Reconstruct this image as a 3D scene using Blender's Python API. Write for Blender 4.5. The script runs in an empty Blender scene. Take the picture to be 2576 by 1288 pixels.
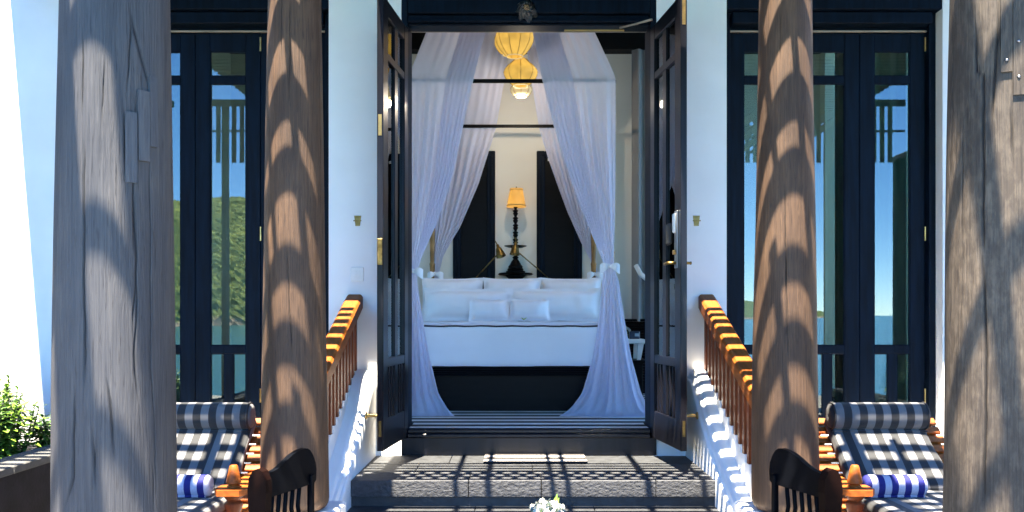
import bpy, math, random
import numpy as np
from mathutils import Vector, Matrix, noise as mnoise

scn = bpy.context.scene
col = scn.collection
R = math.radians
PI = math.pi
random.seed(7)
rng = np.random.default_rng(7)

# ------------------------------------------------------------------ camera, sky, sun, exposure
EYE = 1.6
F = 2262.0
cam_d = bpy.data.cameras.new('camera')
cam = bpy.data.objects.new('camera', cam_d)
col.objects.link(cam)
cam.location = (0, 0, EYE)
cam.rotation_euler = (R(90), 0, 0)
cam_d.sensor_width = 36
cam_d.lens = 36 * F / 2576
cam_d.shift_x = -0.005
cam_d.shift_y = 0.0578
cam_d.clip_start = 0.05
cam_d.clip_end = 20000
scn.camera = cam

SUN_T = Vector((0.08, 0.278, -1.0)).normalized()      # direction the light travels
world = bpy.data.worlds.new('World')
scn.world = world
world.use_nodes = True
wn = world.node_tree
wn.nodes.clear()
sky = wn.nodes.new('ShaderNodeTexSky')
sky.sky_type = 'NISHITA'
sky.sun_disc = False
sky.sun_elevation = math.asin(-SUN_T.z)
sky.sun_rotation = math.atan2(-SUN_T.x, -SUN_T.y)
sky.air_density = 0.5
sky.dust_density = 0.05
sky.ozone_density = 3.0
bg = wn.nodes.new('ShaderNodeBackground')
bg.inputs[1].default_value = 0.15
wo = wn.nodes.new('ShaderNodeOutputWorld')
hs = wn.nodes.new('ShaderNodeHueSaturation')
hs.inputs['Saturation'].default_value = 1.2
wn.links.new(sky.outputs[0], hs.inputs['Color'])
wn.links.new(hs.outputs[0], bg.inputs[0])
wn.links.new(bg.outputs[0], wo.inputs[0])

sun_d = bpy.data.lights.new('sun', 'SUN')
sun_d.energy = 5.0
sun_d.angle = R(0.42)
sun_d.color = (1.0, 0.89, 0.72)
sun = bpy.data.objects.new('sun', sun_d)
col.objects.link(sun)
sun.rotation_euler = SUN_T.to_track_quat('-Z', 'Y').to_euler()
sun.location = (-2, -6, 20)

scn.render.engine = 'CYCLES'
scn.view_settings.view_transform = 'Standard'
scn.view_settings.look = 'None'
scn.view_settings.gamma = 1
scn.view_settings.exposure = 3.45
scn.cycles.max_bounces = 10
scn.cycles.diffuse_bounces = 6
scn.cycles.transparent_max_bounces = 24
scn.cycles.caustics_reflective = False
scn.cycles.caustics_refractive = False


def P(px, py, D):
    """photo point (2576 px wide copy) at distance D -> world"""
    return Vector(((px - 1301) * D / F, D, EYE + (793 - py) * D / F))


# ------------------------------------------------------------------ materials
MATS = {}


def newmat(name):
    m = bpy.data.materials.new(name)
    m.use_nodes = True
    nt = m.node_tree
    b = nt.nodes['Principled BSDF']
    return m, nt, b


def nd(nt, t, **kw):
    n = nt.nodes.new(t)
    for k, v in kw.items():
        setattr(n, k, v)
    return n


def rgb(c):
    return (c[0], c[1], c[2], 1)


def simple(name, c, rough=0.5, metal=0, var=0.12, scale=8, bump=0.0, bscale=60, c2=None, stretch=(1, 1, 1), coat=0, spec=0.5,
           detail=5):
    """principled with noise colour variation and noise bump"""
    if name in MATS:
        return MATS[name]
    m, nt, b = newmat(name)
    tc = nd(nt, 'ShaderNodeTexCoord')
    mp = nd(nt, 'ShaderNodeMapping')
    mp.inputs['Scale'].default_value = stretch
    nt.links.new(tc.outputs['Object'], mp.inputs[0])
    nz = nd(nt, 'ShaderNodeTexNoise')
    nz.inputs['Scale'].default_value = scale
    nz.inputs['Detail'].default_value = detail
    nt.links.new(mp.outputs[0], nz.inputs['Vector'])
    rp = nd(nt, 'ShaderNodeValToRGB')
    a = [max(0, x * (1 - var)) for x in c]
    d = list(c2) if c2 else [min(1, x * (1 + var)) for x in c]
    rp.color_ramp.elements[0].color = rgb(a)
    rp.color_ramp.elements[1].color = rgb(d)
    rp.color_ramp.elements[0].position = 0.32
    rp.color_ramp.elements[1].position = 0.68
    nt.links.new(nz.outputs[0], rp.inputs[0])
    nt.links.new(rp.outputs[0], b.inputs['Base Color'])
    b.inputs['Roughness'].default_value = rough
    b.inputs['Metallic'].default_value = metal
    b.inputs['Coat Weight'].default_value = coat
    b.inputs['Coat Roughness'].default_value = 0.12
    b.inputs['Specular IOR Level'].default_value = spec
    if bump:
        n2 = nd(nt, 'ShaderNodeTexNoise')
        n2.inputs['Scale'].default_value = bscale
        n2.inputs['Detail'].default_value = 4
        nt.links.new(mp.outputs[0], n2.inputs['Vector'])
        bp = nd(nt, 'ShaderNodeBump')
        bp.inputs['Strength'].default_value = bump
        bp.inputs['Distance'].default_value = 0.01
        nt.links.new(n2.outputs[0], bp.inputs['Height'])
        nt.links.new(bp.outputs[0], b.inputs['Normal'])
    MATS[name] = m
    return m


def stripes(name, cols, axis, period, rough=0.85, weave=0.15, weave_scale=250, phase=0.0, sheen=0.0, edge=0.0):
    """equal bands along an object axis"""
    m, nt, b = newmat(name)
    tc = nd(nt, 'ShaderNodeTexCoord')
    sx = nd(nt, 'ShaderNodeSeparateXYZ')
    nt.links.new(tc.outputs['Object'], sx.inputs[0])
    ad = nd(nt, 'ShaderNodeMath', operation='ADD')
    ad.inputs[1].default_value = 100 + phase
    nt.links.new(sx.outputs[axis], ad.inputs[0])
    dv = nd(nt, 'ShaderNodeMath', operation='DIVIDE')
    dv.inputs[1].default_value = period
    nt.links.new(ad.outputs[0], dv.inputs[0])
    fr = nd(nt, 'ShaderNodeMath', operation='FRACT')
    nt.links.new(dv.outputs[0], fr.inputs[0])
    rp = nd(nt, 'ShaderNodeValToRGB')
    rp.color_ramp.interpolation = 'CONSTANT'
    els = rp.color_ramp.elements
    els[0].position, els[0].color = 0.0, rgb(cols[0][1])
    els[1].position, els[1].color = cols[1][0], rgb(cols[1][1])
    for p, c in cols[2:]:
        e = els.new(p)
        e.color = rgb(c)
    nt.links.new(fr.outputs[0], rp.inputs[0])
    nz = nd(nt, 'ShaderNodeTexNoise')
    nz.inputs['Scale'].default_value = weave_scale
    nt.links.new(tc.outputs['Object'], nz.inputs['Vector'])
    mx = nd(nt, 'ShaderNodeMix', data_type='RGBA', blend_type='MULTIPLY')
    mx.inputs[0].default_value = weave
    nt.links.new(rp.outputs[0], mx.inputs[6])
    nt.links.new(nz.outputs[0], mx.inputs[7])
    nt.links.new(mx.outputs[2], b.inputs['Base Color'])
    b.inputs['Roughness'].default_value = rough
    b.inputs['Sheen Weight'].default_value = sheen
    bp = nd(nt, 'ShaderNodeBump')
    bp.inputs['Strength'].default_value = 0.25
    bp.inputs['Distance'].default_value = 0.004
    nt.links.new(nz.outputs[0], bp.inputs['Height'])
    nt.links.new(bp.outputs[0], b.inputs['Normal'])
    MATS[name] = m
    return m


def trunk_mat(name, dark, mid, light, speck=0.0):
    m, nt, b = newmat(name)
    tc = nd(nt, 'ShaderNodeTexCoord')

    def noise(sc, scale, detail=6, dist=0.0):
        mp = nd(nt, 'ShaderNodeMapping')
        mp.inputs['Scale'].default_value = sc
        nt.links.new(tc.outputs['Object'], mp.inputs[0])
        n = nd(nt, 'ShaderNodeTexNoise')
        n.inputs['Scale'].default_value = scale
        n.inputs['Detail'].default_value = detail
        n.inputs['Distortion'].default_value = dist
        n.inputs['Roughness'].default_value = 0.62
        nt.links.new(mp.outputs[0], n.inputs['Vector'])
        return n
    g1 = noise((14, 14, 0.55), 1.6, 8, 0.6)
    g2 = noise((95, 95, 2.2), 1.5, 7, 0.8)
    g3 = noise((3, 3, 1.0), 1.2, 3, 0.4)
    wv = nd(nt, 'ShaderNodeTexWave')
    wv.bands_direction = 'Z'
    wv.inputs['Scale'].default_value = 9
    wv.inputs['Distortion'].default_value = 9
    wv.inputs['Detail'].default_value = 3
    nt.links.new(tc.outputs['Object'], wv.inputs['Vector'])
    rp = nd(nt, 'ShaderNodeValToRGB')
    e = rp.color_ramp.elements
    e[0].position, e[0].color = 0.35, rgb(dark)
    e[1].position, e[1].color = 0.66, rgb(light)
    k = e.new(0.5)
    k.color = rgb(mid)
    mixv = nd(nt, 'ShaderNodeMix', data_type='FLOAT')
    mixv.inputs[0].default_value = 0.70
    nt.links.new(g1.outputs[0], mixv.inputs[2])
    nt.links.new(g2.outputs[0], mixv.inputs[3])
    mix2 = nd(nt, 'ShaderNodeMix', data_type='FLOAT')
    mix2.inputs[0].default_value = 0.42
    nt.links.new(mixv.outputs[0], mix2.inputs[2])
    nt.links.new(g3.outputs[0], mix2.inputs[3])
    nt.links.new(mix2.outputs[0], rp.inputs[0])
    at = nd(nt, 'ShaderNodeAttribute', attribute_name='crack')
    # short dark pores and checks along the grain
    po = noise((160, 160, 9), 1.0, 3, 0.3)
    pr_ = nd(nt, 'ShaderNodeValToRGB')
    pr_.color_ramp.elements[0].position = 0.30
    pr_.color_ramp.elements[1].position = 0.42
    pr_.color_ramp.elements[0].color = rgb((0.35, 0.34, 0.34))
    pr_.color_ramp.elements[1].color = rgb((1, 1, 1))
    nt.links.new(po.outputs[0], pr_.inputs[0])
    pm = nd(nt, 'ShaderNodeMix', data_type='RGBA', blend_type='MULTIPLY')
    pm.inputs[0].default_value = 0.8
    nt.links.new(rp.outputs[0], pm.inputs[6])
    nt.links.new(pr_.outputs[0], pm.inputs[7])
    mx = nd(nt, 'ShaderNodeMix', data_type='RGBA')
    nt.links.new(at.outputs['Fac'], mx.inputs[0])
    nt.links.new(pm.outputs[2], mx.inputs[6])
    mx.inputs[7].default_value = rgb([x * 0.25 for x in dark])
    last = mx
    if speck:
        vo = noise((45, 45, 18), 1.0, 4, 0.2)
        r2 = nd(nt, 'ShaderNodeValToRGB')
        r2.color_ramp.elements[0].position = 0.42
        r2.color_ramp.elements[1].position = 0.62
        r2.color_ramp.elements[0].color = rgb((0.45, 0.42, 0.40))
        r2.color_ramp.elements[1].color = rgb((1, 1, 1))
        nt.links.new(vo.outputs[0], r2.inputs[0])
        m3 = nd(nt, 'ShaderNodeMix', data_type='RGBA', blend_type='MULTIPLY')
        m3.inputs[0].default_value = speck
        nt.links.new(mx.outputs[2], m3.inputs[6])
        nt.links.new(r2.outputs[0], m3.inputs[7])
        last = m3
    nt.links.new(last.outputs[2], b.inputs['Base Color'])
    b.inputs['Roughness'].default_value = 0.62
    b.inputs['Specular IOR Level'].default_value = 0.35
    add = nd(nt, 'ShaderNodeMath', operation='MULTIPLY_ADD')
    nt.links.new(wv.outputs['Fac'], add.inputs[0])
    add.inputs[1].default_value = 0.012
    nt.links.new(mixv.outputs[0], add.inputs[2])
    bp = nd(nt, 'ShaderNodeBump')
    bp.inputs['Strength'].default_value = 0.55
    bp.inputs['Distance'].default_value = 0.012
    nt.links.new(add.outputs[0], bp.inputs['Height'])
    nt.links.new(bp.outputs[0], b.inputs['Normal'])
    MATS[name] = m
    return m


def glass_mat():
    m, nt, b = newmat('window_glass')
    nt.nodes.remove(b)
    out = nt.nodes['Material Output']
    gl = nd(nt, 'ShaderNodeBsdfGlossy')
    gl.inputs['Roughness'].default_value = 0.0
    gl.inputs['Color'].default_value = (0.92, 0.98, 1, 1)
    tr = nd(nt, 'ShaderNodeBsdfTransparent')
    tr.inputs['Color'].default_value = (0.46, 0.56, 0.52, 1)
    fr = nd(nt, 'ShaderNodeFresnel')
    fr.inputs['IOR'].default_value = 1.66
    mx = nd(nt, 'ShaderNodeMixShader')
    tc = nd(nt, 'ShaderNodeTexCoord')
    nz = nd(nt, 'ShaderNodeTexNoise')
    nz.inputs['Scale'].default_value = 1.6
    nz.inputs['Detail'].default_value = 1
    nt.links.new(tc.outputs['Object'], nz.inputs['Vector'])
    bp = nd(nt, 'ShaderNodeBump')
    bp.inputs['Strength'].default_value = 0.05
    bp.inputs['Distance'].default_value = 0.004
    nt.links.new(nz.outputs[0], bp.inputs['Height'])
    nt.links.new(bp.outputs[0], gl.inputs['Normal'])
    nt.links.new(fr.outputs[0], mx.inputs[0])
    nt.links.new(tr.outputs[0], mx.inputs[1])
    nt.links.new(gl.outputs[0], mx.inputs[2])
    nt.links.new(mx.outputs[0], out.inputs[0])
    MATS['glass'] = m
    return m


def sheer_mat(name, c, transp):
    m, nt, b = newmat(name)
    nt.nodes.remove(b)
    out = nt.nodes['Material Output']
    df = nd(nt, 'ShaderNodeBsdfDiffuse')
    tl = nd(nt, 'ShaderNodeBsdfTranslucent')
    tr = nd(nt, 'ShaderNodeBsdfTransparent')
    df.inputs[0].default_value = rgb(c)
    tl.inputs[0].default_value = rgb(c)
    tc = nd(nt, 'ShaderNodeTexCoord')
    nz = nd(nt, 'ShaderNodeTexNoise')
    nz.inputs['Scale'].default_value = 300
    nt.links.new(tc.outputs['Object'], nz.inputs['Vector'])
    a = nd(nt, 'ShaderNodeMixShader')
    a.inputs[0].default_value = 0.45
    nt.links.new(df.outputs[0], a.inputs[1])
    nt.links.new(tl.outputs[0], a.inputs[2])
    # weave seen edge-on is denser than seen face-on
    lw = nd(nt, 'ShaderNodeLayerWeight')
    lw.inputs['Blend'].default_value = 0.35
    mr = nd(nt, 'ShaderNodeMapRange')
    mr.inputs['To Min'].default_value = transp
    mr.inputs['To Max'].default_value = 0.02
    nt.links.new(lw.outputs['Facing'], mr.inputs[0])
    c2 = nd(nt, 'ShaderNodeMixShader')
    nt.links.new(mr.outputs[0], c2.inputs[0])
    nt.links.new(a.outputs[0], c2.inputs[1])
    nt.links.new(tr.outputs[0], c2.inputs[2])
    nt.links.new(c2.outputs[0], out.inputs[0])
    MATS[name] = m
    return m


def glow_mat(name, c, strength, base):
    m, nt, b = newmat(name)
    tc = nd(nt, 'ShaderNodeTexCoord')
    nz = nd(nt, 'ShaderNodeTexNoise')
    nz.inputs['Scale'].default_value = 9
    nz.inputs['Detail'].default_value = 3
    nt.links.new(tc.outputs['Object'], nz.inputs['Vector'])
    mr = nd(nt, 'ShaderNodeMapRange')
    mr.inputs['From Min'].default_value = 0.3
    mr.inputs['From Max'].default_value = 0.7
    mr.inputs['To Min'].default_value = strength * 0.7
    mr.inputs['To Max'].default_value = strength * 1.25
    nt.links.new(nz.outputs[0], mr.inputs[0])
    b.inputs['Base Color'].default_value = rgb(base)
    b.inputs['Emission Color'].default_value = rgb(c)
    nt.links.new(mr.outputs[0], b.inputs['Emission Strength'])
    b.inputs['Roughness'].default_value = 0.7
    MATS[name] = m
    return m


simple('plaster', (0.82, 0.82, 0.81), 0.9, var=0.045, scale=1.7, bump=0.22, bscale=14, detail=9)
simple('plaster_step', (0.80, 0.80, 0.79), 0.85, var=0.03, scale=3, bump=0.10, bscale=60)
simple('cream_wall', (0.80, 0.74, 0.63), 0.9, var=0.02, scale=2, bump=0.05)
simple('black_paint', (0.0014, 0.005, 0.012), 0.5, var=0.45, scale=5, bump=0.10, bscale=22, stretch=(6, 6, 0.6), spec=0.10)
simple('door_paint', (0.006, 0.006, 0.009), 0.3, var=0.35, scale=4, bump=0.10, bscale=25, stretch=(5, 5, 0.6), spec=0.3)
simple('dark_wood', (0.004, 0.0035, 0.0035), 0.4, var=0.3, scale=5, bump=0.1, stretch=(1, 6, 6), spec=0.08)
simple('ceiling_wood', (0.004, 0.0035, 0.0035), 0.6, var=0.3, scale=4, spec=0.15)
simple('basalt', (0.026, 0.028, 0.031), 0.62, var=0.35, scale=14, bump=0.25, bscale=90)
simple('basalt_rough', (0.034, 0.036, 0.041), 0.75, var=0.35, scale=30, bump=1.0, bscale=38, stretch=(1, 1, 1.6))
simple('teak', (0.24, 0.062, 0.008), 0.5, var=0.3, scale=5, bump=0.12, bscale=30, stretch=(8, 0.9, 8), spec=0.25)
simple('teak_rail', (0.22, 0.058, 0.006), 0.5, var=0.28, scale=5, bump=0.1, bscale=30, stretch=(9, 0.8, 4), spec=0.25)
simple('teak_post', (0.15, 0.037, 0.010), 0.5, var=0.25, scale=6, bump=0.1, bscale=30, stretch=(9, 9, 1), spec=0.25)
simple('brass', (0.62, 0.40, 0.14), 0.32, metal=1, var=0.3, scale=14)
simple('old_brass', (0.22, 0.15, 0.05), 0.42, metal=1, var=0.45, scale=22, bump=0.2, bscale=60)
simple('steel', (0.55, 0.55, 0.55), 0.3, metal=1, var=0.1)
simple('pale_strip', (0.30, 0.25, 0.20), 0.5, var=0.2)
simple('white_plastic', (0.78, 0.78, 0.74), 0.35, var=0.02)
simple('bedding', (0.82, 0.82, 0.84), 0.85, var=0.02, scale=3, bump=0.10, bscale=160)
simple('piping', (0.012, 0.012, 0.015), 0.7, var=0.2)
simple('grey_curtain', (0.22, 0.215, 0.21), 0.85, var=0.06, scale=4, bump=0.1, bscale=160)
simple('green_curtain', (0.74, 0.80, 0.70), 0.85, var=0.05, scale=4)
simple('lacquer', (0.002, 0.0025, 0.004), 0.45, var=0.3, scale=6, spec=0.05)
simple('lacquer_edge', (0.007, 0.0026, 0.002), 0.5, var=0.3, scale=6, spec=0.05)
simple('white_lacquer', (0.78, 0.76, 0.72), 0.3, var=0.03)
simple('planter_stone', (0.010, 0.009, 0.013), 0.7, spec=0.12, var=0.4, scale=7, bump=0.25, bscale=40)
simple('planter_cap', (0.06, 0.06, 0.058), 0.75, var=0.25, scale=12, bump=0.2)
simple('terracotta', (0.45, 0.20, 0.07), 0.7, var=0.25, scale=9, bump=0.15)
simple('leaf_bright', (0.13, 0.26, 0.02), 0.42, var=0.4, scale=5, c2=(0.22, 0.36, 0.04))
simple('leaf_dark', (0.045, 0.11, 0.018), 0.42, var=0.4, scale=5, c2=(0.08, 0.17, 0.03))
simple('stem', (0.10, 0.11, 0.03), 0.7, var=0.3)
simple('petal', (0.34, 0.35, 0.30), 0.6, var=0.04, scale=20)
simple('petal_green', (0.42, 0.55, 0.10), 0.55, var=0.25, scale=20)
simple('navy_box', (0.012, 0.022, 0.05), 0.35, var=0.2)
simple('screen', (0.25, 0.30, 0.34), 0.3, var=0.1)
simple('pergola_wood', (0.030, 0.023, 0.018), 0.7, var=0.3, scale=6, stretch=(0.6, 6, 6), bump=0.2)
simple('roof_dark', (0.035, 0.030, 0.028), 0.8, var=0.3, scale=5)
simple('terrace_stone', (0.33, 0.31, 0.28), 0.7, var=0.25, scale=5, bump=0.2)
simple('bronze_post', (0.26, 0.13, 0.045), 0.35, metal=0.7, var=0.3, scale=8)
simple('carved_wood', (0.030, 0.032, 0.034), 0.28, var=0.5, scale=14, bump=0.3, bscale=60, coat=0.3)
simple('rosette_gold', (0.30, 0.17, 0.07), 0.4, var=0.4, scale=30)
simple('nail', (0.22, 0.22, 0.23), 0.4, metal=1, var=0.1)
simple('socket_dark', (0.02, 0.02, 0.02), 0.6)
simple('rock', (0.26, 0.21, 0.17), 0.9, var=0.4, scale=0.3, bump=0.3, bscale=2)
trunk_mat('trunk_grey', (0.017, 0.018, 0.022), (0.044, 0.043, 0.046), (0.084, 0.077, 0.072))
trunk_mat('trunk_grey_rough', (0.022, 0.0165, 0.0125), (0.066, 0.051, 0.037), (0.125, 0.096, 0.068), speck=0.75)
trunk_mat('trunk_patch', (0.024, 0.026, 0.032), (0.056, 0.057, 0.063), (0.095, 0.092, 0.092))
trunk_mat('trunk_brown', (0.021, 0.0115, 0.0065), (0.064, 0.036, 0.020), (0.130, 0.074, 0.040))
glass_mat()
sheer_mat('sheer', (0.745, 0.735, 0.875), 0.10)
glow_mat('silk_lantern', (1.0, 0.58, 0.10), 0.072, (0.26, 0.15, 0.025))
glow_mat('silk_pale', (1.0, 0.74, 0.33), 0.05, (0.35, 0.29, 0.18))
glow_mat('lamp_shade', (1.0, 0.46, 0.06), 0.078, (0.26, 0.155, 0.05))
simple('lantern_rib', (0.32, 0.20, 0.05), 0.6)
DARKC, LIGHTC = (0.010, 0.011, 0.013), (0.115, 0.115, 0.12)
stripes('check_cloth', [(0, DARKC), (0.5, LIGHTC)], 0, 0.0985, sheen=0.1, phase=0.02)
stripes('towel_stripe', [(0, (0.004, 0.006, 0.13)), (0.5, (0.40, 0.40, 0.52))], 0, 0.075, weave=0.3, weave_scale=120, phase=0.01)
stripes('rug_stripe', [(0, (0.013, 0.013, 0.015)), (0.55, (0.80, 0.77, 0.72))], 1, 0.25, weave=0.35, weave_scale=140)
stripes('mat_stripe', [(0, (0.40, 0.37, 0.34)), (0.50, (0.008, 0.006, 0.006))], 1, 0.215, weave=0.3, weave_scale=160)


# ------------------------------------------------------------------ mesh builder
class MB:
    def __init__(self):
        self.v, self.f = [], []

    def add(self, vs, fs):
        o = len(self.v)
        self.v += [tuple(p) for p in vs]
        self.f += [tuple(i + o for i in f) for f in fs]
        return self

    def box(self, a, b, bev=0.0, mat=None):
        x0, x1 = sorted((a[0], b[0]))
        y0, y1 = sorted((a[1], b[1]))
        z0, z1 = sorted((a[2], b[2]))
        if bev > 0:
            e = min(bev, (x1 - x0) * .45, (y1 - y0) * .45, (z1 - z0) * .45)
            vs = []
            idx = {}
            for sx in (0, 1):
                for sy in (0, 1):
                    for sz in (0, 1):
                        X, Y, Z = (x0, x1)[sx], (y0, y1)[sy], (z0, z1)[sz]
                        ix, iy, iz = (x0 + e, x1 - e)[sx], (y0 + e, y1 - e)[sy], (z0 + e, z1 - e)[sz]
                        idx[sx, sy, sz, 0] = len(vs); vs.append((X, iy, iz))
                        idx[sx, sy, sz, 1] = len(vs); vs.append((ix, Y, iz))
                        idx[sx, sy, sz, 2] = len(vs); vs.append((ix, iy, Z))
            fs = []
            for s in (0, 1):
                q = [idx[s, 0, 0, 0], idx[s, 1, 0, 0], idx[s, 1, 1, 0], idx[s, 0, 1, 0]]
                fs.append(q if s else q[::-1])
                q = [idx[0, s, 0, 1], idx[0, s, 1, 1], idx[1, s, 1, 1], idx[1, s, 0, 1]]
                fs.append(q if s else q[::-1])
                q = [idx[0, 0, s, 2], idx[1, 0, s, 2], idx[1, 1, s, 2], idx[0, 1, s, 2]]
                fs.append(q if s else q[::-1])
            for s in (0, 1):
                for t in (0, 1):
                    fs.append([idx[s, t, 0, 0], idx[s, t, 1, 0], idx[s, t, 1, 1], idx[s, t, 0, 1]])
                    fs.append([idx[s, 0, t, 0], idx[s, 1, t, 0], idx[s, 1, t, 2], idx[s, 0, t, 2]])
                    fs.append([idx[0, s, t, 1], idx[1, s, t, 1], idx[1, s, t, 2], idx[0, s, t, 2]])
            for sx in (0, 1):
                for sy in (0, 1):
                    for sz in (0, 1):
                        fs.append([idx[sx, sy, sz, k] for k in range(3)])
        else:
            vs = [(x, y, z) for x in (x0, x1) for y in (y0, y1) for z in (z0, z1)]
            fs = [(0, 1, 3, 2), (4, 6, 7, 5), (0, 4, 5, 1), (2, 3, 7, 6), (0, 2, 6, 4), (1, 5, 7, 3)]
        if mat is not None:
            vs = [mat @ Vector(p) for p in vs]
        return self.add(vs, fs)

    def tube(self, pts, rad, n=10, cap=True):
        pts = [Vector(p) for p in pts]
        if not hasattr(rad, '__len__'):
            rad = [rad] * len(pts)
        vs, fs = [], []
        up = Vector((0, 0, 1))
        t0 = (pts[1] - pts[0]).normalized()
        if abs(t0.dot(up)) > .95:
            up = Vector((1, 0, 0))
        for i, p in enumerate(pts):
            t = (pts[min(i + 1, len(pts) - 1)] - pts[max(i - 1, 0)]).normalized()
            a = t.cross(up).normalized()
            b = t.cross(a)
            for k in range(n):
                th = 2 * PI * k / n
                vs.append(p + (a * math.cos(th) + b * math.sin(th)) * rad[i])
        for i in range(len(pts) - 1):
            for k in range(n):
                k2 = (k + 1) % n
                fs.append((i * n + k, i * n + k2, (i + 1) * n + k2, (i + 1) * n + k))
        if cap:
            fs.append(tuple(range(n))[::-1])
            fs.append(tuple((len(pts) - 1) * n + k for k in range(n)))
        return self.add(vs, fs)

    def lathe(self, prof, c=(0, 0, 0), n=24, axis='z', scal=None):
        """prof: list of (r, h)"""
        vs, fs = [], []
        for r, h in prof:
            for k in range(n):
                th = 2 * PI * k / n
                s = 1 if scal is None else scal(th)
                a, b = r * s * math.cos(th), r * s * math.sin(th)
                p = {'z': (a, b, h), 'x': (h, a, b), 'y': (a, h, b)}[axis]
                vs.append((p[0] + c[0], p[1] + c[1], p[2] + c[2]))
        m = len(prof)
        for i in range(m - 1):
            for k in range(n):
                k2 = (k + 1) % n
                fs.append((i * n + k, i * n + k2, (i + 1) * n + k2, (i + 1) * n + k))
        if prof[0][0] > 1e-4:
            fs.append(tuple(range(n))[::-1])
        if prof[-1][0] > 1e-4:
            fs.append(tuple((m - 1) * n + k for k in range(n)))
        return self.add(vs, fs)

    def prism(self, poly, axis, a, b):
        """2D polygon extruded along axis from a to b. axis x: poly=(y,z); y: (x,z); z: (x,y)"""
        def mk(p, t):
            return {'x': (t, p[0], p[1]), 'y': (p[0], t, p[1]), 'z': (p[0], p[1], t)}[axis]
        n = len(poly)
        vs = [mk(p, a) for p in poly] + [mk(p, b) for p in poly]
        fs = [tuple(range(n))[::-1], tuple(range(n, 2 * n))]
        for i in range(n):
            j = (i + 1) % n
            fs.append((i, j, n + j, n + i))
        return self.add(vs, fs)

    def grid(self, rows):
        m, n = len(rows), len(rows[0])
        vs = [p for r in rows for p in r]
        fs = [(i * n + j, i * n + j + 1, (i + 1) * n + j + 1, (i + 1) * n + j) for i in range(m - 1) for j in range(n - 1)]
        return self.add(vs, fs)

    def build(self, name, mat, parent=None, smooth=False, loc=(0, 0, 0), angle=None, recalc=True):
        """verts are world coordinates unless the parent is given with local coordinates already (use loc to shift)"""
        me = bpy.data.meshes.new(name)
        o0 = Vector(loc)
        me.from_pydata([tuple(Vector(p) - o0) for p in self.v], [], self.f)
        if recalc:
            import bmesh
            bm = bmesh.new()
            bm.from_mesh(me)
            bmesh.ops.recalc_face_normals(bm, faces=bm.faces)
            bm.to_mesh(me)
            bm.free()
        me.materials.append(MATS[mat] if isinstance(mat, str) else mat)
        if smooth:
            me.polygons.foreach_set('use_smooth', [True] * len(me.polygons))
            if angle:
                try:
                    me.set_sharp_from_angle(angle=R(angle))
                except Exception:
                    pass
        o = bpy.data.objects.new(name, me)
        col.objects.link(o)
        o.location = o0
        if parent is not None:
            o.parent = parent
        return o


def tag(o, label=None, cat=None, group=None, kind=None):
    if label: o['label'] = label
    if cat: o['category'] = cat
    if group: o['group'] = group
    if kind: o['kind'] = kind
    return o


def empty(name, loc=(0, 0, 0), rz=0):
    e = bpy.data.objects.new(name, None)
    e.empty_display_size = 0.1
    col.objects.link(e)
    e.location = loc
    e.rotation_euler = (0, 0, rz)
    return e


class Thing:
    """an Empty at the thing's base; parts are given in world coordinates and stored relative to it"""
    def __init__(self, name, base, label, cat, group=None):
        self.e = empty(name, base)
        self.b = Vector(base)
        tag(self.e, label, cat, group)

    def part(self, name, mb, mat, smooth=False, parent=None, angle=None, label=None, kind=None, recalc=True):
        o = mb.build(name, mat, None, smooth, angle=angle, recalc=recalc)
        o.data.transform(Matrix.Translation(-self.b))
        o.parent = parent if parent is not None else self.e
        if label: o['label'] = label
        if kind: o['kind'] = kind
        return o


def copypart(src, parent, loc):
    c = src.copy()
    col.objects.link(c)
    c.parent = parent
    c.location = loc
    return c


WALL = 7.65            # outer face of the front wall
FLOOR = EYE - 0.97     # room floor
LAND = EYE - 1.19      # landing
STEP2 = EYE - 1.38
AX = 0.10
PERG = EYE + 3.0

# ------------------------------------------------------------------ ground, sea, hill
o = MB().box((-9, -2.2, -0.25), (9, WALL + 5, 0), 0).build('terrace', 'terrace_stone')
tag(o, kind='structure')
o = MB().box((-9.0, -2.5, -4.6), (9.0, -2.21, -0.03)).build('retaining_wall', 'planter_stone')
tag(o, 'dark stone retaining wall below the terrace edge', 'wall')

bw = Thing('garden_or_shade_wall', (7.5, 3, 0), 'tall dark stone garden wall right of the terrace', 'wall')
bw.part('wall', MB().box((7.4, -2.0, .002), (7.7, 7.5, 4.6)), 'planter_stone')
bw.part('coping', MB().box((7.34, -2.0, 4.602), (7.76, 7.5, 4.7), .01), 'planter_cap')
bw = Thing('garden_or_shade_wall', (-5.5, 4.7, 0), 'tall dark wall added left of the terrace to block sky light', 'wall')  # added out of view, keeps sky light off the shaded wall at left
bw.part('wall', MB().box((-5.65, 1.9, .002), (-5.35, 7.5, 4.8)), 'planter_stone')
bw.part('coping', MB().box((-5.71, 1.84, 4.802), (-5.29, 7.5, 4.9), .01), 'planter_cap')

m, nt, b = newmat('sea_water')
b.inputs['Base Color'].default_value = (0.012, 0.12, 0.17, 1)
b.inputs['Roughness'].default_value = 0.22
tc = nd(nt, 'ShaderNodeTexCoord')
nz = nd(nt, 'ShaderNodeTexNoise')
nz.inputs['Scale'].default_value = 0.35
nz.inputs['Detail'].default_value = 5
nt.links.new(tc.outputs['Object'], nz.inputs['Vector'])
bp = nd(nt, 'ShaderNodeBump')
bp.inputs['Strength'].default_value = 0.5
bp.inputs['Distance'].default_value = 0.5
nt.links.new(nz.outputs[0], bp.inputs['Height'])
nt.links.new(bp.outputs[0], b.inputs['Normal'])
MATS['sea'] = m
SEA = EYE - 6.0
o = MB().add([(-9000, -12000, SEA), (9000, -12000, SEA), (9000, 60, SEA), (-9000, 60, SEA)], [(0, 1, 2, 3)]).build('sea', 'sea')
tag(o, kind='structure')

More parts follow.
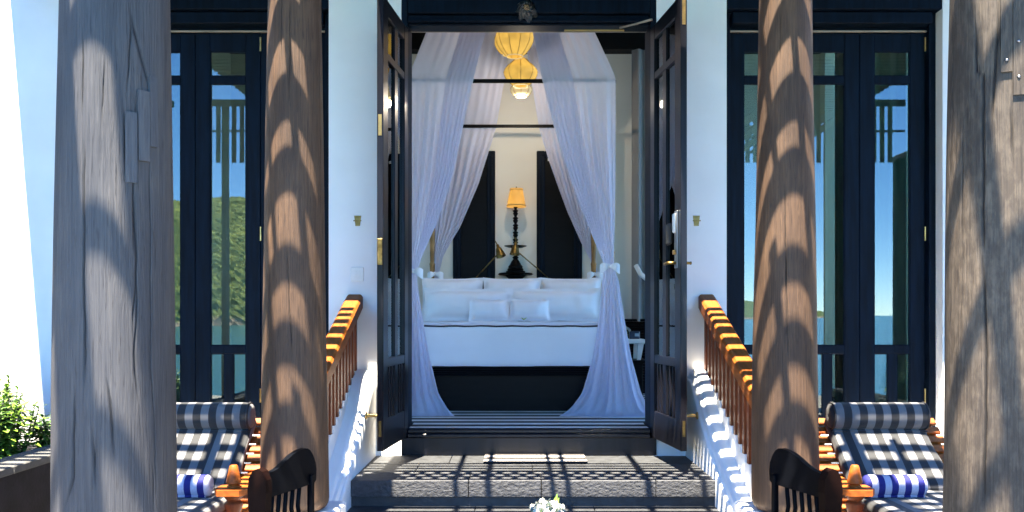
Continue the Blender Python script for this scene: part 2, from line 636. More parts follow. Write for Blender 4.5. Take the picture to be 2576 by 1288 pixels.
m, nt, b = newmat('forest_hill')
tc = nd(nt, 'ShaderNodeTexCoord')
n1 = nd(nt, 'ShaderNodeTexNoise'); n1.inputs['Scale'].default_value = 0.09; n1.inputs['Detail'].default_value = 8
n2 = nd(nt, 'ShaderNodeTexVoronoi'); n2.inputs['Scale'].default_value = 0.16
nt.links.new(tc.outputs['Object'], n1.inputs['Vector'])
nt.links.new(tc.outputs['Object'], n2.inputs['Vector'])
rp = nd(nt, 'ShaderNodeValToRGB')
rp.color_ramp.elements[0].position = 0.35; rp.color_ramp.elements[0].color = (0.045, 0.085, 0.014, 1)
rp.color_ramp.elements[1].position = 0.68; rp.color_ramp.elements[1].color = (0.17, 0.215, 0.045, 1)
vm = nd(nt, 'ShaderNodeMath', operation='MULTIPLY_ADD')
nt.links.new(n2.outputs['Distance'], vm.inputs[0])
vm.inputs[1].default_value = -0.42
nt.links.new(n1.outputs[0], vm.inputs[2])
va = nd(nt, 'ShaderNodeMath', operation='ADD')
nt.links.new(vm.outputs[0], va.inputs[0])
va.inputs[1].default_value = 0.2
nt.links.new(va.outputs[0], rp.inputs[0])
at = nd(nt, 'ShaderNodeAttribute', attribute_name='rock')
mx = nd(nt, 'ShaderNodeMix', data_type='RGBA')
nt.links.new(at.outputs['Fac'], mx.inputs[0])
nt.links.new(rp.outputs[0], mx.inputs[6])
mx.inputs[7].default_value = (0.28, 0.22, 0.17, 1)
nt.links.new(mx.outputs[2], b.inputs['Base Color'])
b.inputs['Roughness'].default_value = 0.9
bp = nd(nt, 'ShaderNodeBump'); bp.inputs['Strength'].default_value = 1.0; bp.inputs['Distance'].default_value = 4
nt.links.new(n2.outputs['Distance'], bp.inputs['Height'])
nt.links.new(bp.outputs[0], b.inputs['Normal'])
MATS['forest'] = m


def hill():
    """headland across the bay, seen only mirrored in the window glass"""
    ss = np.concatenate([np.linspace(-1.6, -0.42, 60), np.linspace(-0.415, -0.25, 220), np.linspace(-0.245, 0.372, 160)])
    rows, rocks = [], []
    nr = 70
    for s in ss:
        t = min(max((s + 0.5) / 0.87, 0), 1)
        d0 = 400 + 1300 * t ** 1.5                     # shore distance from the mirrored eye
        e = 0.126 if s < -0.25 else 0.126 * max(0, 1 - ((s + 0.25) / 0.62)) ** 1.25
        depth = 200 + 320 * t
        H = max(0.0, e * (d0 + depth) + 6.0)
        r = []
        for k in range(nr + 6):
            q = k / nr
            d = d0 + depth * q
            hh = H * (math.sin(min(q, 1) * PI / 2)) ** 0.9 if q <= 1 else H * (1 - (q - 1) * 2)
            p = Vector((s * d, 15.3 - d, SEA - 1.0 + hh))
            nzv = mnoise.noise(p * 0.02) * 5 + mnoise.noise(p * 0.07) * 3.2 + mnoise.noise(p * 0.22) * 2.6 + mnoise.noise(p * 0.5) * 1.2
            p.z += nzv * min(1, hh / 12)
            r.append(p)
            rocks.append(1.0 if hh < 4.0 + 1.5 * mnoise.noise(p * 0.2) else 0.0)
        rows.append(r)
    mb = MB().grid(rows)
    o = mb.build('headland_hill', 'forest', smooth=True)
    a = o.data.attributes.new('rock', 'FLOAT', 'POINT')
    a.data.foreach_set('value', rocks)
    tag(o, kind='structure')


hill()

# ------------------------------------------------------------------ the villa: front wall with three openings
DOOR_X0, DOOR_X1 = -0.985, 1.185
LW0, LW1 = -3.44, -1.603
RW0, RW1 = 1.783, 3.62
OPEN_TOP = EYE + 2.78
WIN_TOP = EYE + 2.78
WIN_BOT = EYE - 1.03
WALL_IN = WALL + 0.32
WTOP = EYE + 3.9
villa = Thing('villa', (AX, WALL, 0), 'white plastered villa front wall with a tall doorway and two dark windows', 'building')
mb = MB()
segs = [(-9.0, LW0), (LW1, DOOR_X0), (DOOR_X1, RW0), (RW1, 9.0)]
for a, c in segs:
    mb.box((a, WALL, 0), (c, WALL_IN, WTOP))
for a, c, z0 in ((LW0, LW1, WIN_BOT), (RW0, RW1, WIN_BOT)):
    mb.box((a, WALL, 0), (c, WALL_IN, z0))
    mb.box((a, WALL, WIN_TOP), (c, WALL_IN, WTOP))
mb.box((DOOR_X0, WALL, OPEN_TOP + 0.25), (DOOR_X1, WALL_IN, WTOP))
mb.box((DOOR_X0, WALL + 0.05, 0), (DOOR_X1, WALL_IN, FLOOR - 0.2))
villa.part('front_wall', mb, 'plaster')
for a, c in ((LW0, LW1), (RW0, RW1)):
    villa.part('window_ledge', MB().box((a - 0.06, WALL - 0.09, WIN_BOT - 0.16), (c + 0.06, WALL - 0.002, WIN_BOT), 0.012), 'plaster_step')

# the room
for nm, a, c, mt in (('room_floor', (-4.4, WALL_IN - 0.02, FLOOR - 0.2), (4.6, 11.5, FLOOR), 'dark_wood'),
                     ('room_wall_back', (-4.4, 11.15, FLOOR), (4.6, 11.4, WTOP), 'cream_wall'),
                     ('room_ceiling', (-4.5, WALL_IN, EYE + 3.75), (4.7, 11.4, EYE + 3.9), 'ceiling_wood')):
    tag(MB().box(a, c).build(nm, mt), kind='structure')
for nm, xa, xb, ya, yb_, zh in (('room_wall_left', -3.75, -3.55, 8.6, 10.2, 1.6), ('room_wall_right', 3.75, 3.95, 8.05, 10.95, 3.2)):
    mb = MB()          # side walls with a wide opening added to let the daylight in
    mb.box((xa, WALL_IN, 0), (xb, ya, WTOP)).box((xa, yb_, 0), (xb, 11.15, WTOP))
    mb.box((xa, ya, 0), (xb, yb_, FLOOR + .10)).box((xa, ya, EYE + zh), (xb, yb_, WTOP))
    tag(mb.build(nm, 'cream_wall'), kind='structure')
o = MB().box((-4.3, 10.93, EYE + 3.235), (4.5, 11.149, EYE + 3.749), 0.01).build('cornice_beam', 'ceiling_wood')
tag(o, 'black timber cornice beam along the top of the room back wall', 'beam')

# ------------------------------------------------------------------ pergola and eave
perg = Thing('pergola', (AX, 3.0, PERG), 'dark timber slatted pergola roof over the terrace', 'pergola')
PX0, PX1 = -3.72, 4.9


def slat(x0, x1, y0, y1, z0=PERG, t=0.03, name='slat'):
    perg.part(name, MB().box((x0, y0, z0), (x1, y1, z0 + t)), 'pergola_wood')


# zone A: cross slats above the inner columns and loungers
y = 2.56
zr = random.Random(5)
while y < 5.19:
    j = zr.uniform(-.010, .010)
    slat(PX0, PX1, y + j, y + j + zr.uniform(.058, .078))
    y += 0.138
# laths added lengthwise under the slats to split the sun bands
for xl, w, ya, yb in ((-1.70, .045, 3.9, 4.75), (-1.57, .05, 3.2, 4.32), (-1.46, .04, 4.2, 5.1), (-1.63, .03, 4.55, 5.15), (1.30, .045, 3.9, 4.6), (1.44, .05, 3.2, 4.25), (1.52, .04, 4.3, 5.1),
                      (1.36, .03, 4.7, 5.15), (-2.5, .05, 3.0, 4.6), (-2.05, .05, 3.0, 4.7), (2.05, .05, 3.0, 4.6), (2.62, .05, 3.0, 4.7)):
    slat(xl - w / 2, xl + w / 2, ya, yb, PERG - .022, .02, name='lath')
# zone B: lattice just outside the landing (small sun dots)
for k in range(4):
    slat(-1.56, 1.1, 5.33 + k * 0.107, 5.33 + k * 0.107 + 0.050)
for k in range(3):
    x = -1.55 + (k % 2) * 0.06
    mb = MB()
    while x < 1.05:
        mb.box((x, 5.3805 + k * 0.107, PERG), (x + 0.055, 5.4365 + k * 0.107, PERG + 0.03))
        x += 0.117
    perg.part('lattice_strip', mb, 'pergola_wood', kind='stuff')
# zone C: fine slats
for k in range(4):
    slat(-1.56, 1.1, 5.677 + k * 0.112, 5.677 + k * 0.112 + 0.048)
# side fields: wider slats up to the eave
for yy, w in ((5.28, .15), (5.515, .14), (5.74, .14), (5.955, .15), (6.17, .09), (6.325, .07), (6.455, .07)):
    for a, c in ((PX0, -1.565), (1.105, PX1)):
        slat(a, c, yy, yy + w)
# zone Y: boards running outward above the outer columns
x = PX0 + 0.05
while x < PX1:
    if not -0.36 < x < -0.04:
        slat(x, x + (0.06 if 1.2 < x < 1.4 else 0.15), -1.0, 2.50)
    x += 0.275
for yy, w in ((0.25, .14), (1.05, .14), (1.60, .07), (1.87, .04), (2.05, .045), (2.25, .05)):
    slat(PX0, PX1, yy, yy + w, PERG + 0.035, name='batten')
# rafters
for xr, w in ((-3.65, 0.14), (-3.3, 0.08), (-2.75, 0.08), (-2.2, 0.07), (-1.33, 0.10), (-0.79, 0.035), (-0.555, 0.04),
              (-0.09, 0.03), (0.02, 0.035), (0.6, 0.045), (1.0, 0.035), (1.13, 0.07), (1.78, 0.10), (2.35, 0.07), (2.95, 0.08), (3.5, 0.08), (4.76, 0.14)):
    perg.part('rafter', MB().box((xr - w / 2, -1.0, PERG + 0.035), (xr + w / 2, 6.43, PERG + 0.16)), 'pergola_wood')
# hanging screen of vertical boards along the sea side (seen mirrored in the panes)
vy = -1.0
for i in range(86):
    xx = -5.6 + i * 0.147
    perg.part('screen_board', MB().box((xx, vy - 0.02, EYE + 2.84), (xx + 0.080, vy, EYE + 4.0)), 'pergola_wood')
perg.part('screen_rail', MB().box((-5.7, vy + 0.002, EYE + 3.40), (7.2, vy + 0.03, EYE + 3.44)), 'pergola_wood')
perg.part('screen_rail', MB().box((-5.7, vy + 0.002, EYE + 3.88), (7.2, vy + 0.05, EYE + 4.0)), 'pergola_wood')
for xx, w in ((5.95, .17), (-5.47, .04), (-0.6, .06)):
    perg.part('screen_post', MB().box((xx - w, vy - .25, .002), (xx + w, vy - .03, EYE + 4.0), .01), 'pergola_wood')
mb = MB()
mb.box((-4.34, 6.69, PERG + 0.02), (-1.101, WALL - 0.002, PERG + 0.3))
mb.box((1.101, 6.69, PERG + 0.02), (PX1, WALL - 0.002, PERG + 0.3))
mb.box((-1.1, 6.445, PERG + 0.02), (1.1, WALL - 0.002, PERG + 0.3))
mb.box((-4.34, 6.56, PERG + 0.02), (-3.721, 6.6895, PERG + 0.3))
villa.part('eave', mb, 'roof_dark')
villa.part('roof', MB().box((-4.2, WALL, WTOP + 0.002), (4.2, 12.0, WTOP + 0.25)), 'roof_dark')


# ------------------------------------------------------------------ columns
def ray_on_col(px, py, cx, cy, rad):
    """angle and height where the photo ray meets the column skin"""
    d = Vector(((px - 1301) / F, 1.0))
    A = d.x * d.x + 1
    B = -2 * (d.x * cx + cy)
    C = cx * cx + cy * cy - rad * rad
    disc = B * B - 4 * A * C
    t = (-B - math.sqrt(max(disc, 0))) / (2 * A)
    x, y = d.x * t, t
    return math.atan2(y - cy, x - cx), EYE + (793 - py) * t / F


def col_r(z):
    return 0.1846 - 0.0139 * (z - EYE)


def column(label, cx, cy, z0, mat, cracks, seed, nseg=384, nrow=320, nrand=6):
    th = Thing('timber_column', (cx, cy, z0), label, 'column', None)
    ztop = PERG + 0.165
    zs = np.concatenate([[z0, z0 + .004, z0 + .012, z0 + .025, z0 + .045], np.linspace(z0 + 0.07, ztop, nrow)])
    ths = np.linspace(0, 2 * PI, nseg, endpoint=False)
    rs = np.array([col_r(z) for z in zs])
    rs[:5] -= np.array([0.06, 0.042, 0.026, 0.014, 0.004])
    T, Z = np.meshgrid(ths, zs)
    Rr = np.repeat(rs[:, None], nseg, 1)
    rr = np.random.default_rng(seed)
    # gentle unevenness of a hand-dressed trunk
    for k in range(9):
        a, bq, ph = rr.integers(1, 5), rr.uniform(0.4, 3.2), rr.uniform(0, 6.28)
        Rr += 0.0019 * np.sin(a * T + bq * Z + ph)
    crack = np.zeros_like(T)
    polys = []
    for cr in cracks:
        polys.append(([ray_on_col(px, py, cx, cy, 0.19) for px, py in cr[:-1]], cr[-1]))
    for k in range(nrand):
        t0 = rr.uniform(0, 2 * PI)
        za = rr.uniform(z0, ztop)
        L = rr.uniform(0.25, 1.3)
        pts = [(t0 + rr.normal(0, 0.02), za + L * q) for q in np.linspace(0, 1, 6)]
        polys.append((pts, rr.uniform(0.0012, 0.003)))
    for pts, w in polys:
        pts = sorted(pts, key=lambda q: q[1])
        pz = np.array([q[1] for q in pts]); pt = np.array([q[0] for q in pts])
        ct = np.interp(zs, pz, pt) + 0.006 * np.sin(zs * 23 + seed) + 0.003 * np.sin(zs * 61)
        inz = (zs >= pz[0]) & (zs <= pz[-1])
        fade = np.clip(np.minimum(zs - pz[0], pz[-1] - zs) / 0.10, 0, 1) * inz
        dth = np.angle(np.exp(1j * (T - ct[:, None])))
        g = np.exp(-(dth * 0.185 / (w * 1.1)) ** 2) * fade[:, None]
        crack = np.maximum(crack, g)
    Rr -= 0.007 * crack
    X = cx + Rr * np.cos(T)
    Y = cy + Rr * np.sin(T)
    vs = np.stack([X, Y, Z], -1).reshape(-1, 3)
    n = len(zs)
    i = np.arange(n - 1)[:, None]
    j = np.arange(nseg)[None, :]
    j2 = (j + 1) % nseg
    fs = np.stack([i * nseg + j, i * nseg + j2, (i + 1) * nseg + j2, (i + 1) * nseg + j], -1).reshape(-1, 4)
    mb = MB()
    mb.v = [tuple(v) for v in vs]
    mb.f = [tuple(f) for f in fs.tolist()] + [tuple(range(nseg))[::-1]]
    o = th.part('shaft', mb, mat, smooth=True, recalc=False)
    a = o.data.attributes.new('crack', 'FLOAT', 'POINT')
    a.data.foreach_set('value', crack.reshape(-1).astype(float).tolist())
    return th


def patch(th, cx, cy, px0, px1, py0, py1, mat, lift=0.004, nails=()):
    """repair board let into the trunk"""
    a0, _ = ray_on_col(px0, 500, cx, cy, 0.19)
    a1, _ = ray_on_col(px1, 500, cx, cy, 0.19)
    _, zt = ray_on_col((px0 + px1) / 2, py0, cx, cy, 0.19)
    _, zb = ray_on_col((px0 + px1) / 2, py1, cx, cy, 0.19)
    mb = MB()
    nA, nZ = 6, 5
    outer, inner = [], []
    for k in range(nZ + 1):
        z = zb + (zt - zb) * k / nZ
        r = col_r(z)
        outer.append([(cx + (r + lift) * math.cos(a0 + (a1 - a0) * q / nA), cy + (r + lift) * math.sin(a0 + (a1 - a0) * q / nA), z) for q in range(nA + 1)])
        inner.append([(cx + (r - .01) * math.cos(a0 + (a1 - a0) * q / nA), cy + (r - .01) * math.sin(a0 + (a1 - a0) * q / nA), z) for q in range(nA + 1)])
    mb.grid(outer)
    mb.grid([outer[0], inner[0]]); mb.grid([outer[-1], inner[-1]])
    mb.grid([[r[0] for r in outer], [r[0] for r in inner]])
    mb.grid([[r[-1] for r in outer], [r[-1] for r in inner]])
    th.part('repair_board', mb, mat)
    for (nx, ny) in nails:
        a, z = ray_on_col(nx, ny, cx, cy, 0.19)
        r = col_r(z) + lift
        c = Vector((cx + r * math.cos(a), cy + r * math.sin(a), z))
        nb = MB().lathe([(0.0, 0.004), (0.004, 0.003), (0.006, 0.0)], (0, 0, 0), 10, 'x')
        rot = Matrix.Rotation(a, 4, 'Z')
        nb.v = [tuple(c + (rot @ Vector(p))) for p in nb.v]
        th.part('nail_head', nb, 'nail', smooth=True)


CXL, CXR = -1.353, 1.645
OY, IY = 3.03, 5.45
PLINTH = EYE - 1.18
cl = column('thick weathered grey timber column with plank repairs at far left', CXL, OY, 0.0, 'trunk_grey',
            [[(330, 0), (352, 90), (380, 190), (395, 245), 0.004],
             [(333, 0), (338, 60), (330, 150), (322, 240), 0.002],
             [(345, 458), (343, 520), (341, 600), (343, 650), 0.005],
             [(343, 650), (345, 720), (334, 800), (335, 850), 0.002],
             [(207, 330), (208, 560), (209, 760), (213, 900), (211, 980), 0.0035],
             [(183, 960), (182, 1100), (183, 1200), (162, 1288), 0.004],
             [(231, 1070), (239, 1150), (240, 1240), 0.003],
             [(266, 930), (278, 1020), (290, 1160), 0.0025],
             [(384, 1150), (384, 1288), 0.003], [(316, 270), (316, 465), 0.0018], [(351.3, 226), (351.3, 458), 0.0022], [(384.8, 191), (384.8, 404), 0.0022], [(407, 195), (407, 372), 0.0018], [(322, 458), (318, 500), 0.002], [(300, 330), (306, 400), 0.002], [(293, 400), (297, 470), 0.002], [(200, 60), (202, 300), 0.002], [(260, 120), (255, 330), 0.0015]], 3, 512, 420)
patch(cl, CXL, OY, 317, 349.5, 280, 458, 'trunk_patch', 0.002)
patch(cl, CXL, OY, 353, 384, 226, 404, 'trunk_patch', 0.0015)
patch(cl, CXL, OY, 385.5, 406, 191, 369, 'trunk_patch', 0.0012)
cr_ = column('thick weathered timber column with rough tan grain at far right', CXR, OY, 0.0, 'trunk_grey_rough',
             [[(2443, 50), (2447, 180), (2466, 185), (2467, 500), (2470, 650), 0.004],
              [(2502, 0), (2510, 80), (2497, 200), (2487, 330), 0.004],
              [(2466, 650), (2474, 760), (2478, 950), (2475, 1288), 0.004],
              [(2514, 0), (2517, 90), (2525, 180), 0.003],
              [(2545, 240), (2550, 420), 0.003], [(2410, 300), (2412, 600), 0.0015]], 11, 512, 420)
patch(cr_, CXR, OY, 2517, 2549, -60, 178, 'trunk_grey_rough', 0.004, [(2533, 148)])
patch(cr_, CXR, OY, 2551, 2600, -60, 235, 'trunk_grey_rough', 0.003, [(2566, 100), (2566, 190)])
column('brown timber column with arched sun bands beside left stair rail', CXL + 0.005, IY, PLINTH, 'trunk_brown',
       [[(726, 0), (728, 120), (724, 260), 0.002], [(720, 620), (735, 900), 0.002]], 5, 320, 300)
column('brown timber column with arched sun bands beside right stair rail', CXR - 0.02, IY, PLINTH, 'trunk_brown',
       [[(1962, 0), (1960, 160), 0.0015], [(1955, 735), (1975, 738), (1990, 735), 0.003], [(1975, 500), (1982, 900), 0.0015]], 8, 320, 300)

# ------------------------------------------------------------------ steps
XL, XR = -1.2, 1.43
steps = Thing('stone_steps', (AX, 6.3, 0), 'dark basalt entrance steps and landing below the doorway', 'steps')
gap = 0.005
LF = 6.47
rowsD = [(7.18, WALL - 0.03), (6.80, 7.18), (LF, 6.80)]
cuts = [[XL, -0.55, 0.35, XR], [XL, -0.78, 0.12, 0.92, XR], [XL, -0.35, 0.175, 1.0, XR]]
for (y0, y1), cs in zip(rowsD, cuts):
    for a, c in zip(cs[:-1], cs[1:]):
        last = (y0 == LF)
        steps.part('slab', MB().box((a + gap / 2, y0 + gap / 2, LAND - (0.12 if last else 0.05)), (c - gap / 2, y1 - gap / 2, LAND - random.uniform(0, .0015)), 0.004),
                   'basalt_rough' if last else 'basalt')
steps.part('riser', MB().box((XL, LF + 0.035, 0.002), (XR, LF + 0.07, LAND - 0.125)), 'basalt')
for a, c in ((XL, -0.3), (-0.3, 0.55), (0.55, XR)):
    steps.part('tread', MB().box((a + gap / 2, 6.08, STEP2 - 0.1), (c - gap / 2, LF + 0.03, STEP2), 0.004), 'basalt')
steps.part('riser', MB().box((XL, 6.11, 0.002), (XR, 6.15, STEP2 - 0.102)), 'basalt')
steps.part('core', MB().box((XL, LF + 0.08, 0.002), (XR, WALL, LAND - 0.13)), 'basalt')


# ------------------------------------------------------------------ stair side walls, rails
def rail_top(D):
    return EYE + 0.182 - 0.392 * (WALL - D)


def side(sgn, word):
    xi = XL if sgn < 0 else XR                   # inner face
    off = lambda d: xi + sgn * d
    th = Thing('stair_parapet', (off(0.15), 6.7, 0), 'white curved stair side wall with moulded edge, %s of the steps' % word, 'wall', None)
    prof = [(WALL - .002, -.47), (7.56, -.475), (7.46, -.50), (7.36, -.55), (7.26, -.625), (7.14, -.715), (7.0, -.805), (6.8, -.915), (6.55, -1.04), (6.3, -1.16), (6.05, -1.27), (5.8, -1.38), (5.55, -1.48)]
    pr = [(d, EYE + z) for d, z in prof]
    # moulded top: one smooth sweep of the cross-section along the curved profile
    sect = [(0.0, -.40), (0.0, -.066), (.004, -.056), (.014, -.050), (.024, -.050), (.030, -.042), (.034, -.022), (.040, -.016), (.056, -.016), (.062, -.010), (.066, .002),
            (.085, .010), (.115, .013), (.1505, .013)]
    dd_ = np.array([q[0] for q in pr][::-1]); zz_ = np.array([q[1] for q in pr][::-1])
    fine = np.linspace(dd_[0], dd_[-1], 60)
    kk = np.array([1, 4, 6, 4, 1]) / 16
    zf = np.interp(fine, dd_, zz_)
    zf2 = np.convolve(np.pad(zf, 2, mode='edge'), kk, 'valid')
    rows = [[(off(x), d_, max(0.002, z_ + dz)) for x, dz in sect] for d_, z_ in zip(fine, zf2)]
    th.part('moulding', MB().grid(rows), 'plaster_step', smooth=True, angle=50)
    th.part('core', MB().prism([(d_, z_ - .39) for d_, z_ in zip(fine, zf2)][::-1] + [(fine[0], 0.002), (fine[-1], 0.002)], 'x', off(0.0), off(0.149)), 'plaster_step')
    # stepped stringer under the balusters
    poly = [(WALL - 0.002, 0.002)]
    D = WALL - 0.002
    bal = []
    n = 15
    pitch = 0.128
    for k in range(n):
        z = rail_top(D - pitch / 2) - 0.625
        poly.append((D, z))
        bal.append((D - pitch / 2, z))
        D -= pitch
        poly.append((D, z))
    poly.append((D, 0.002))
    th.part('stringer', MB().prism(poly, 'x', off(0.151), off(0.30)), 'plaster_step')
    # railing
    rl = Thing('stair_railing', (off(0.2), 6.7, 0.5), 'orange teak handrail with square balusters on the %s stair wall' % word, 'railing', None)
    xa, xb = off(0.11), off(0.25)
    d0, d1 = WALL - 0.012, 5.62
    z0, z1 = rail_top(d0), rail_top(d1)
    mb = MB()
    w_ = xb - xa
    cs_ = [(0, -.115), (1, -.115), (1, -.022), (.90, -.004), (.82, 0), (.18, 0), (.10, -.004), (0, -.022)]
    mb.grid([[(xa + w_ * u, d_, z_ + v) for u, v in cs_ + cs_[:1]] for d_, z_ in ((d0, z0), (d1, z1))])
    mb.add([(xa + w_ * u, d0, z0 + v) for u, v in cs_], [tuple(range(8))])
    mb.add([(xa + w_ * u, d1, z1 + v) for u, v in cs_], [tuple(range(8))])
    rl.part('handrail', mb, 'teak_rail')
    xm = (xa + xb) / 2
    for d, z in bal:
        w = 0.026
        zt = rail_top(d) - 0.115
        s = 0.392 * w
        b2 = MB()
        b2.v = [(xm + a * w, d + c * w, z if not t else zt + c * s + 0.004) for t in (0, 1) for a in (-1, 1) for c in (-1, 1)]
        b2.f = [(0, 1, 3, 2), (4, 6, 7, 5), (0, 4, 5, 1), (2, 3, 7, 6), (0, 2, 6, 4), (1, 5, 7, 3)]
        rl.part('baluster', b2, 'teak_post')
    # plinth of the column
    cxx = CXL + .005 if sgn < 0 else CXR - .02
    pl = MB().box((cxx - 0.245, 4.95, 0.002), (cxx + 0.26, 5.73, PLINTH), 0.015)
    tag(pl.build('column_plinth', 'plaster_step'), 'white plinth block under the %s inner column' % word, 'plinth', None)
    # door stop
    D = 7.12
    zc = EYE - 0.795
    x0 = off(-0.0005)
    ds = MB().lathe([(0.030, 0), (0.030, 0.008), (0.014, 0.016), (0.012, 0.09), (0.020, 0.096), (0.024, 0.115), (0.018, 0.13), (0.0, 0.134)], (0, 0, 0), 18, 'x')
    ds.v = [(x0 - sgn * p[0], D + p[1], zc + p[2]) for p in ds.v]
    t2 = Thing('door_stop', (x0, D, zc), 'brass door stop on the %s stair wall touching the open door' % word, 'door stop', None)
    t2.part('body', ds, 'brass', smooth=True, angle=40)


side(-1, 'left')
side(1, 'right')

# ------------------------------------------------------------------ door frame
df = Thing('door_frame', (AX, WALL, LAND), 'black moulded door frame with carved boss over the doorway', 'door frame')
FX0, FX1 = DOOR_X0, DOOR_X1
HZ = EYE + 2.42
for a, c in ((FX0 + .002, FX0 + 0.055), (FX1 - 0.055, FX1 - .002)):
    df.part('jamb', MB().box((a, WALL - 0.01, LAND + .002), (c, WALL_IN - 0.02, OPEN_TOP + 0.248), 0.004), 'black_paint')
hx0, hx1 = FX0 + 0.056, FX1 - 0.056
for nm, y0, z0, z1 in (('header_lip', WALL + .02, 2.472, 2.489), ('header_bead', WALL - .025, 2.4895, 2.515), ('header_cove', WALL + .015, 2.5155, 2.56),
                       ('header_board', WALL - .03, 2.5605, 2.675), ('header_top', WALL - .07, 2.6755, 3.02)):
    df.part(nm, MB().box((hx0, y0, EYE + z0), (hx1, WALL + 0.2, EYE + z1), 0.006), 'black_paint')
df.part('stop_strip', MB().box((hx0, WALL + 0.203, EYE + 2.474), (hx1, WALL + 0.22, EYE + 2.486)), 'pale_strip')
df.part('threshold', MB().box((hx0, WALL - 0.045, FLOOR - 0.03), (hx1, WALL + 0.16, FLOOR + 0.004), 0.008), 'door_paint')
df.part('threshold_bead', MB().box((hx0, WALL - 0.06, FLOOR - 0.068), (hx1, WALL - 0.006, FLOOR - 0.0305), 0.01), 'door_paint')
df.part('riser_board', MB().box((hx0 - .05, WALL - 0.032, LAND + 0.001), (hx1 + .05, WALL + 0.05, FLOOR - 0.0685), 0.004), 'door_paint')
df.part('inner_sill', MB().box((hx0, WALL + 0.161, FLOOR - 0.03), (hx1, WALL_IN + 0.03, FLOOR - 0.004), 0.004), 'door_paint')
# carved boss: lobed petals around a gold spiral
bc = P(1325, 20, WALL - 0.09)
boss = MB()
rows = []
for i in range(15):
    q = i / 14
    r = 0.075 * math.sin(q * PI / 2)
    row = []
    for k in range(49):
        a = 2 * PI * k / 48
        rr_ = r * (1 + 0.20 * q * math.sin(7 * a + 5 * q)) * (1.18 if math.sin(a) < 0 else 1.0)
        yy = -0.085 * math.cos(q * PI / 2) - 0.012 * math.sin(7 * a + 9 * q) * q
        row.append((bc.x + rr_ * math.cos(a), bc.y + 0.07 + yy, bc.z + rr_ * math.sin(a)))
    rows.append(row)
boss.grid(rows)
bo = df.part('carved_boss', boss, 'carved_wood', smooth=True)
for k in range(9):
    a = 2 * PI * k / 9
    pts = []
    for q in range(8):
        t = q / 7
        aa = a + 1.3 * t
        r = 0.03 + 0.055 * t
        pts.append((bc.x + r * math.cos(aa), bc.y - 0.02 + 0.06 * t, bc.z + r * math.sin(aa) * 1.1))
    df.part('curl', MB().tube(pts, [0.011 - 0.007 * q / 7 for q in range(8)], 8), 'carved_wood', smooth=True, parent=bo)
pts = [(bc.x + (0.003 + 0.0035 * q / 3) * math.cos(q * .6), bc.y - 0.028 + q * 0.0006, bc.z + (0.003 + 0.0035 * q / 3) * math.sin(q * .6)) for q in range(22)]
df.part('spiral', MB().tube(pts, 0.0045, 8), 'rosette_gold', smooth=True, parent=bo)
# door closer arm
df.part('closer_arm', MB().tube([P(1560, 70, WALL - .06), P(1608, 58, WALL - 0.25), P(1640, 49, WALL - 0.35)], 0.010, 8), 'pale_strip', smooth=True)
df.part('closer_track', MB().box(P(1420, 78, WALL - .05), P(1570, 76, WALL - .035)), 'lantern_rib')


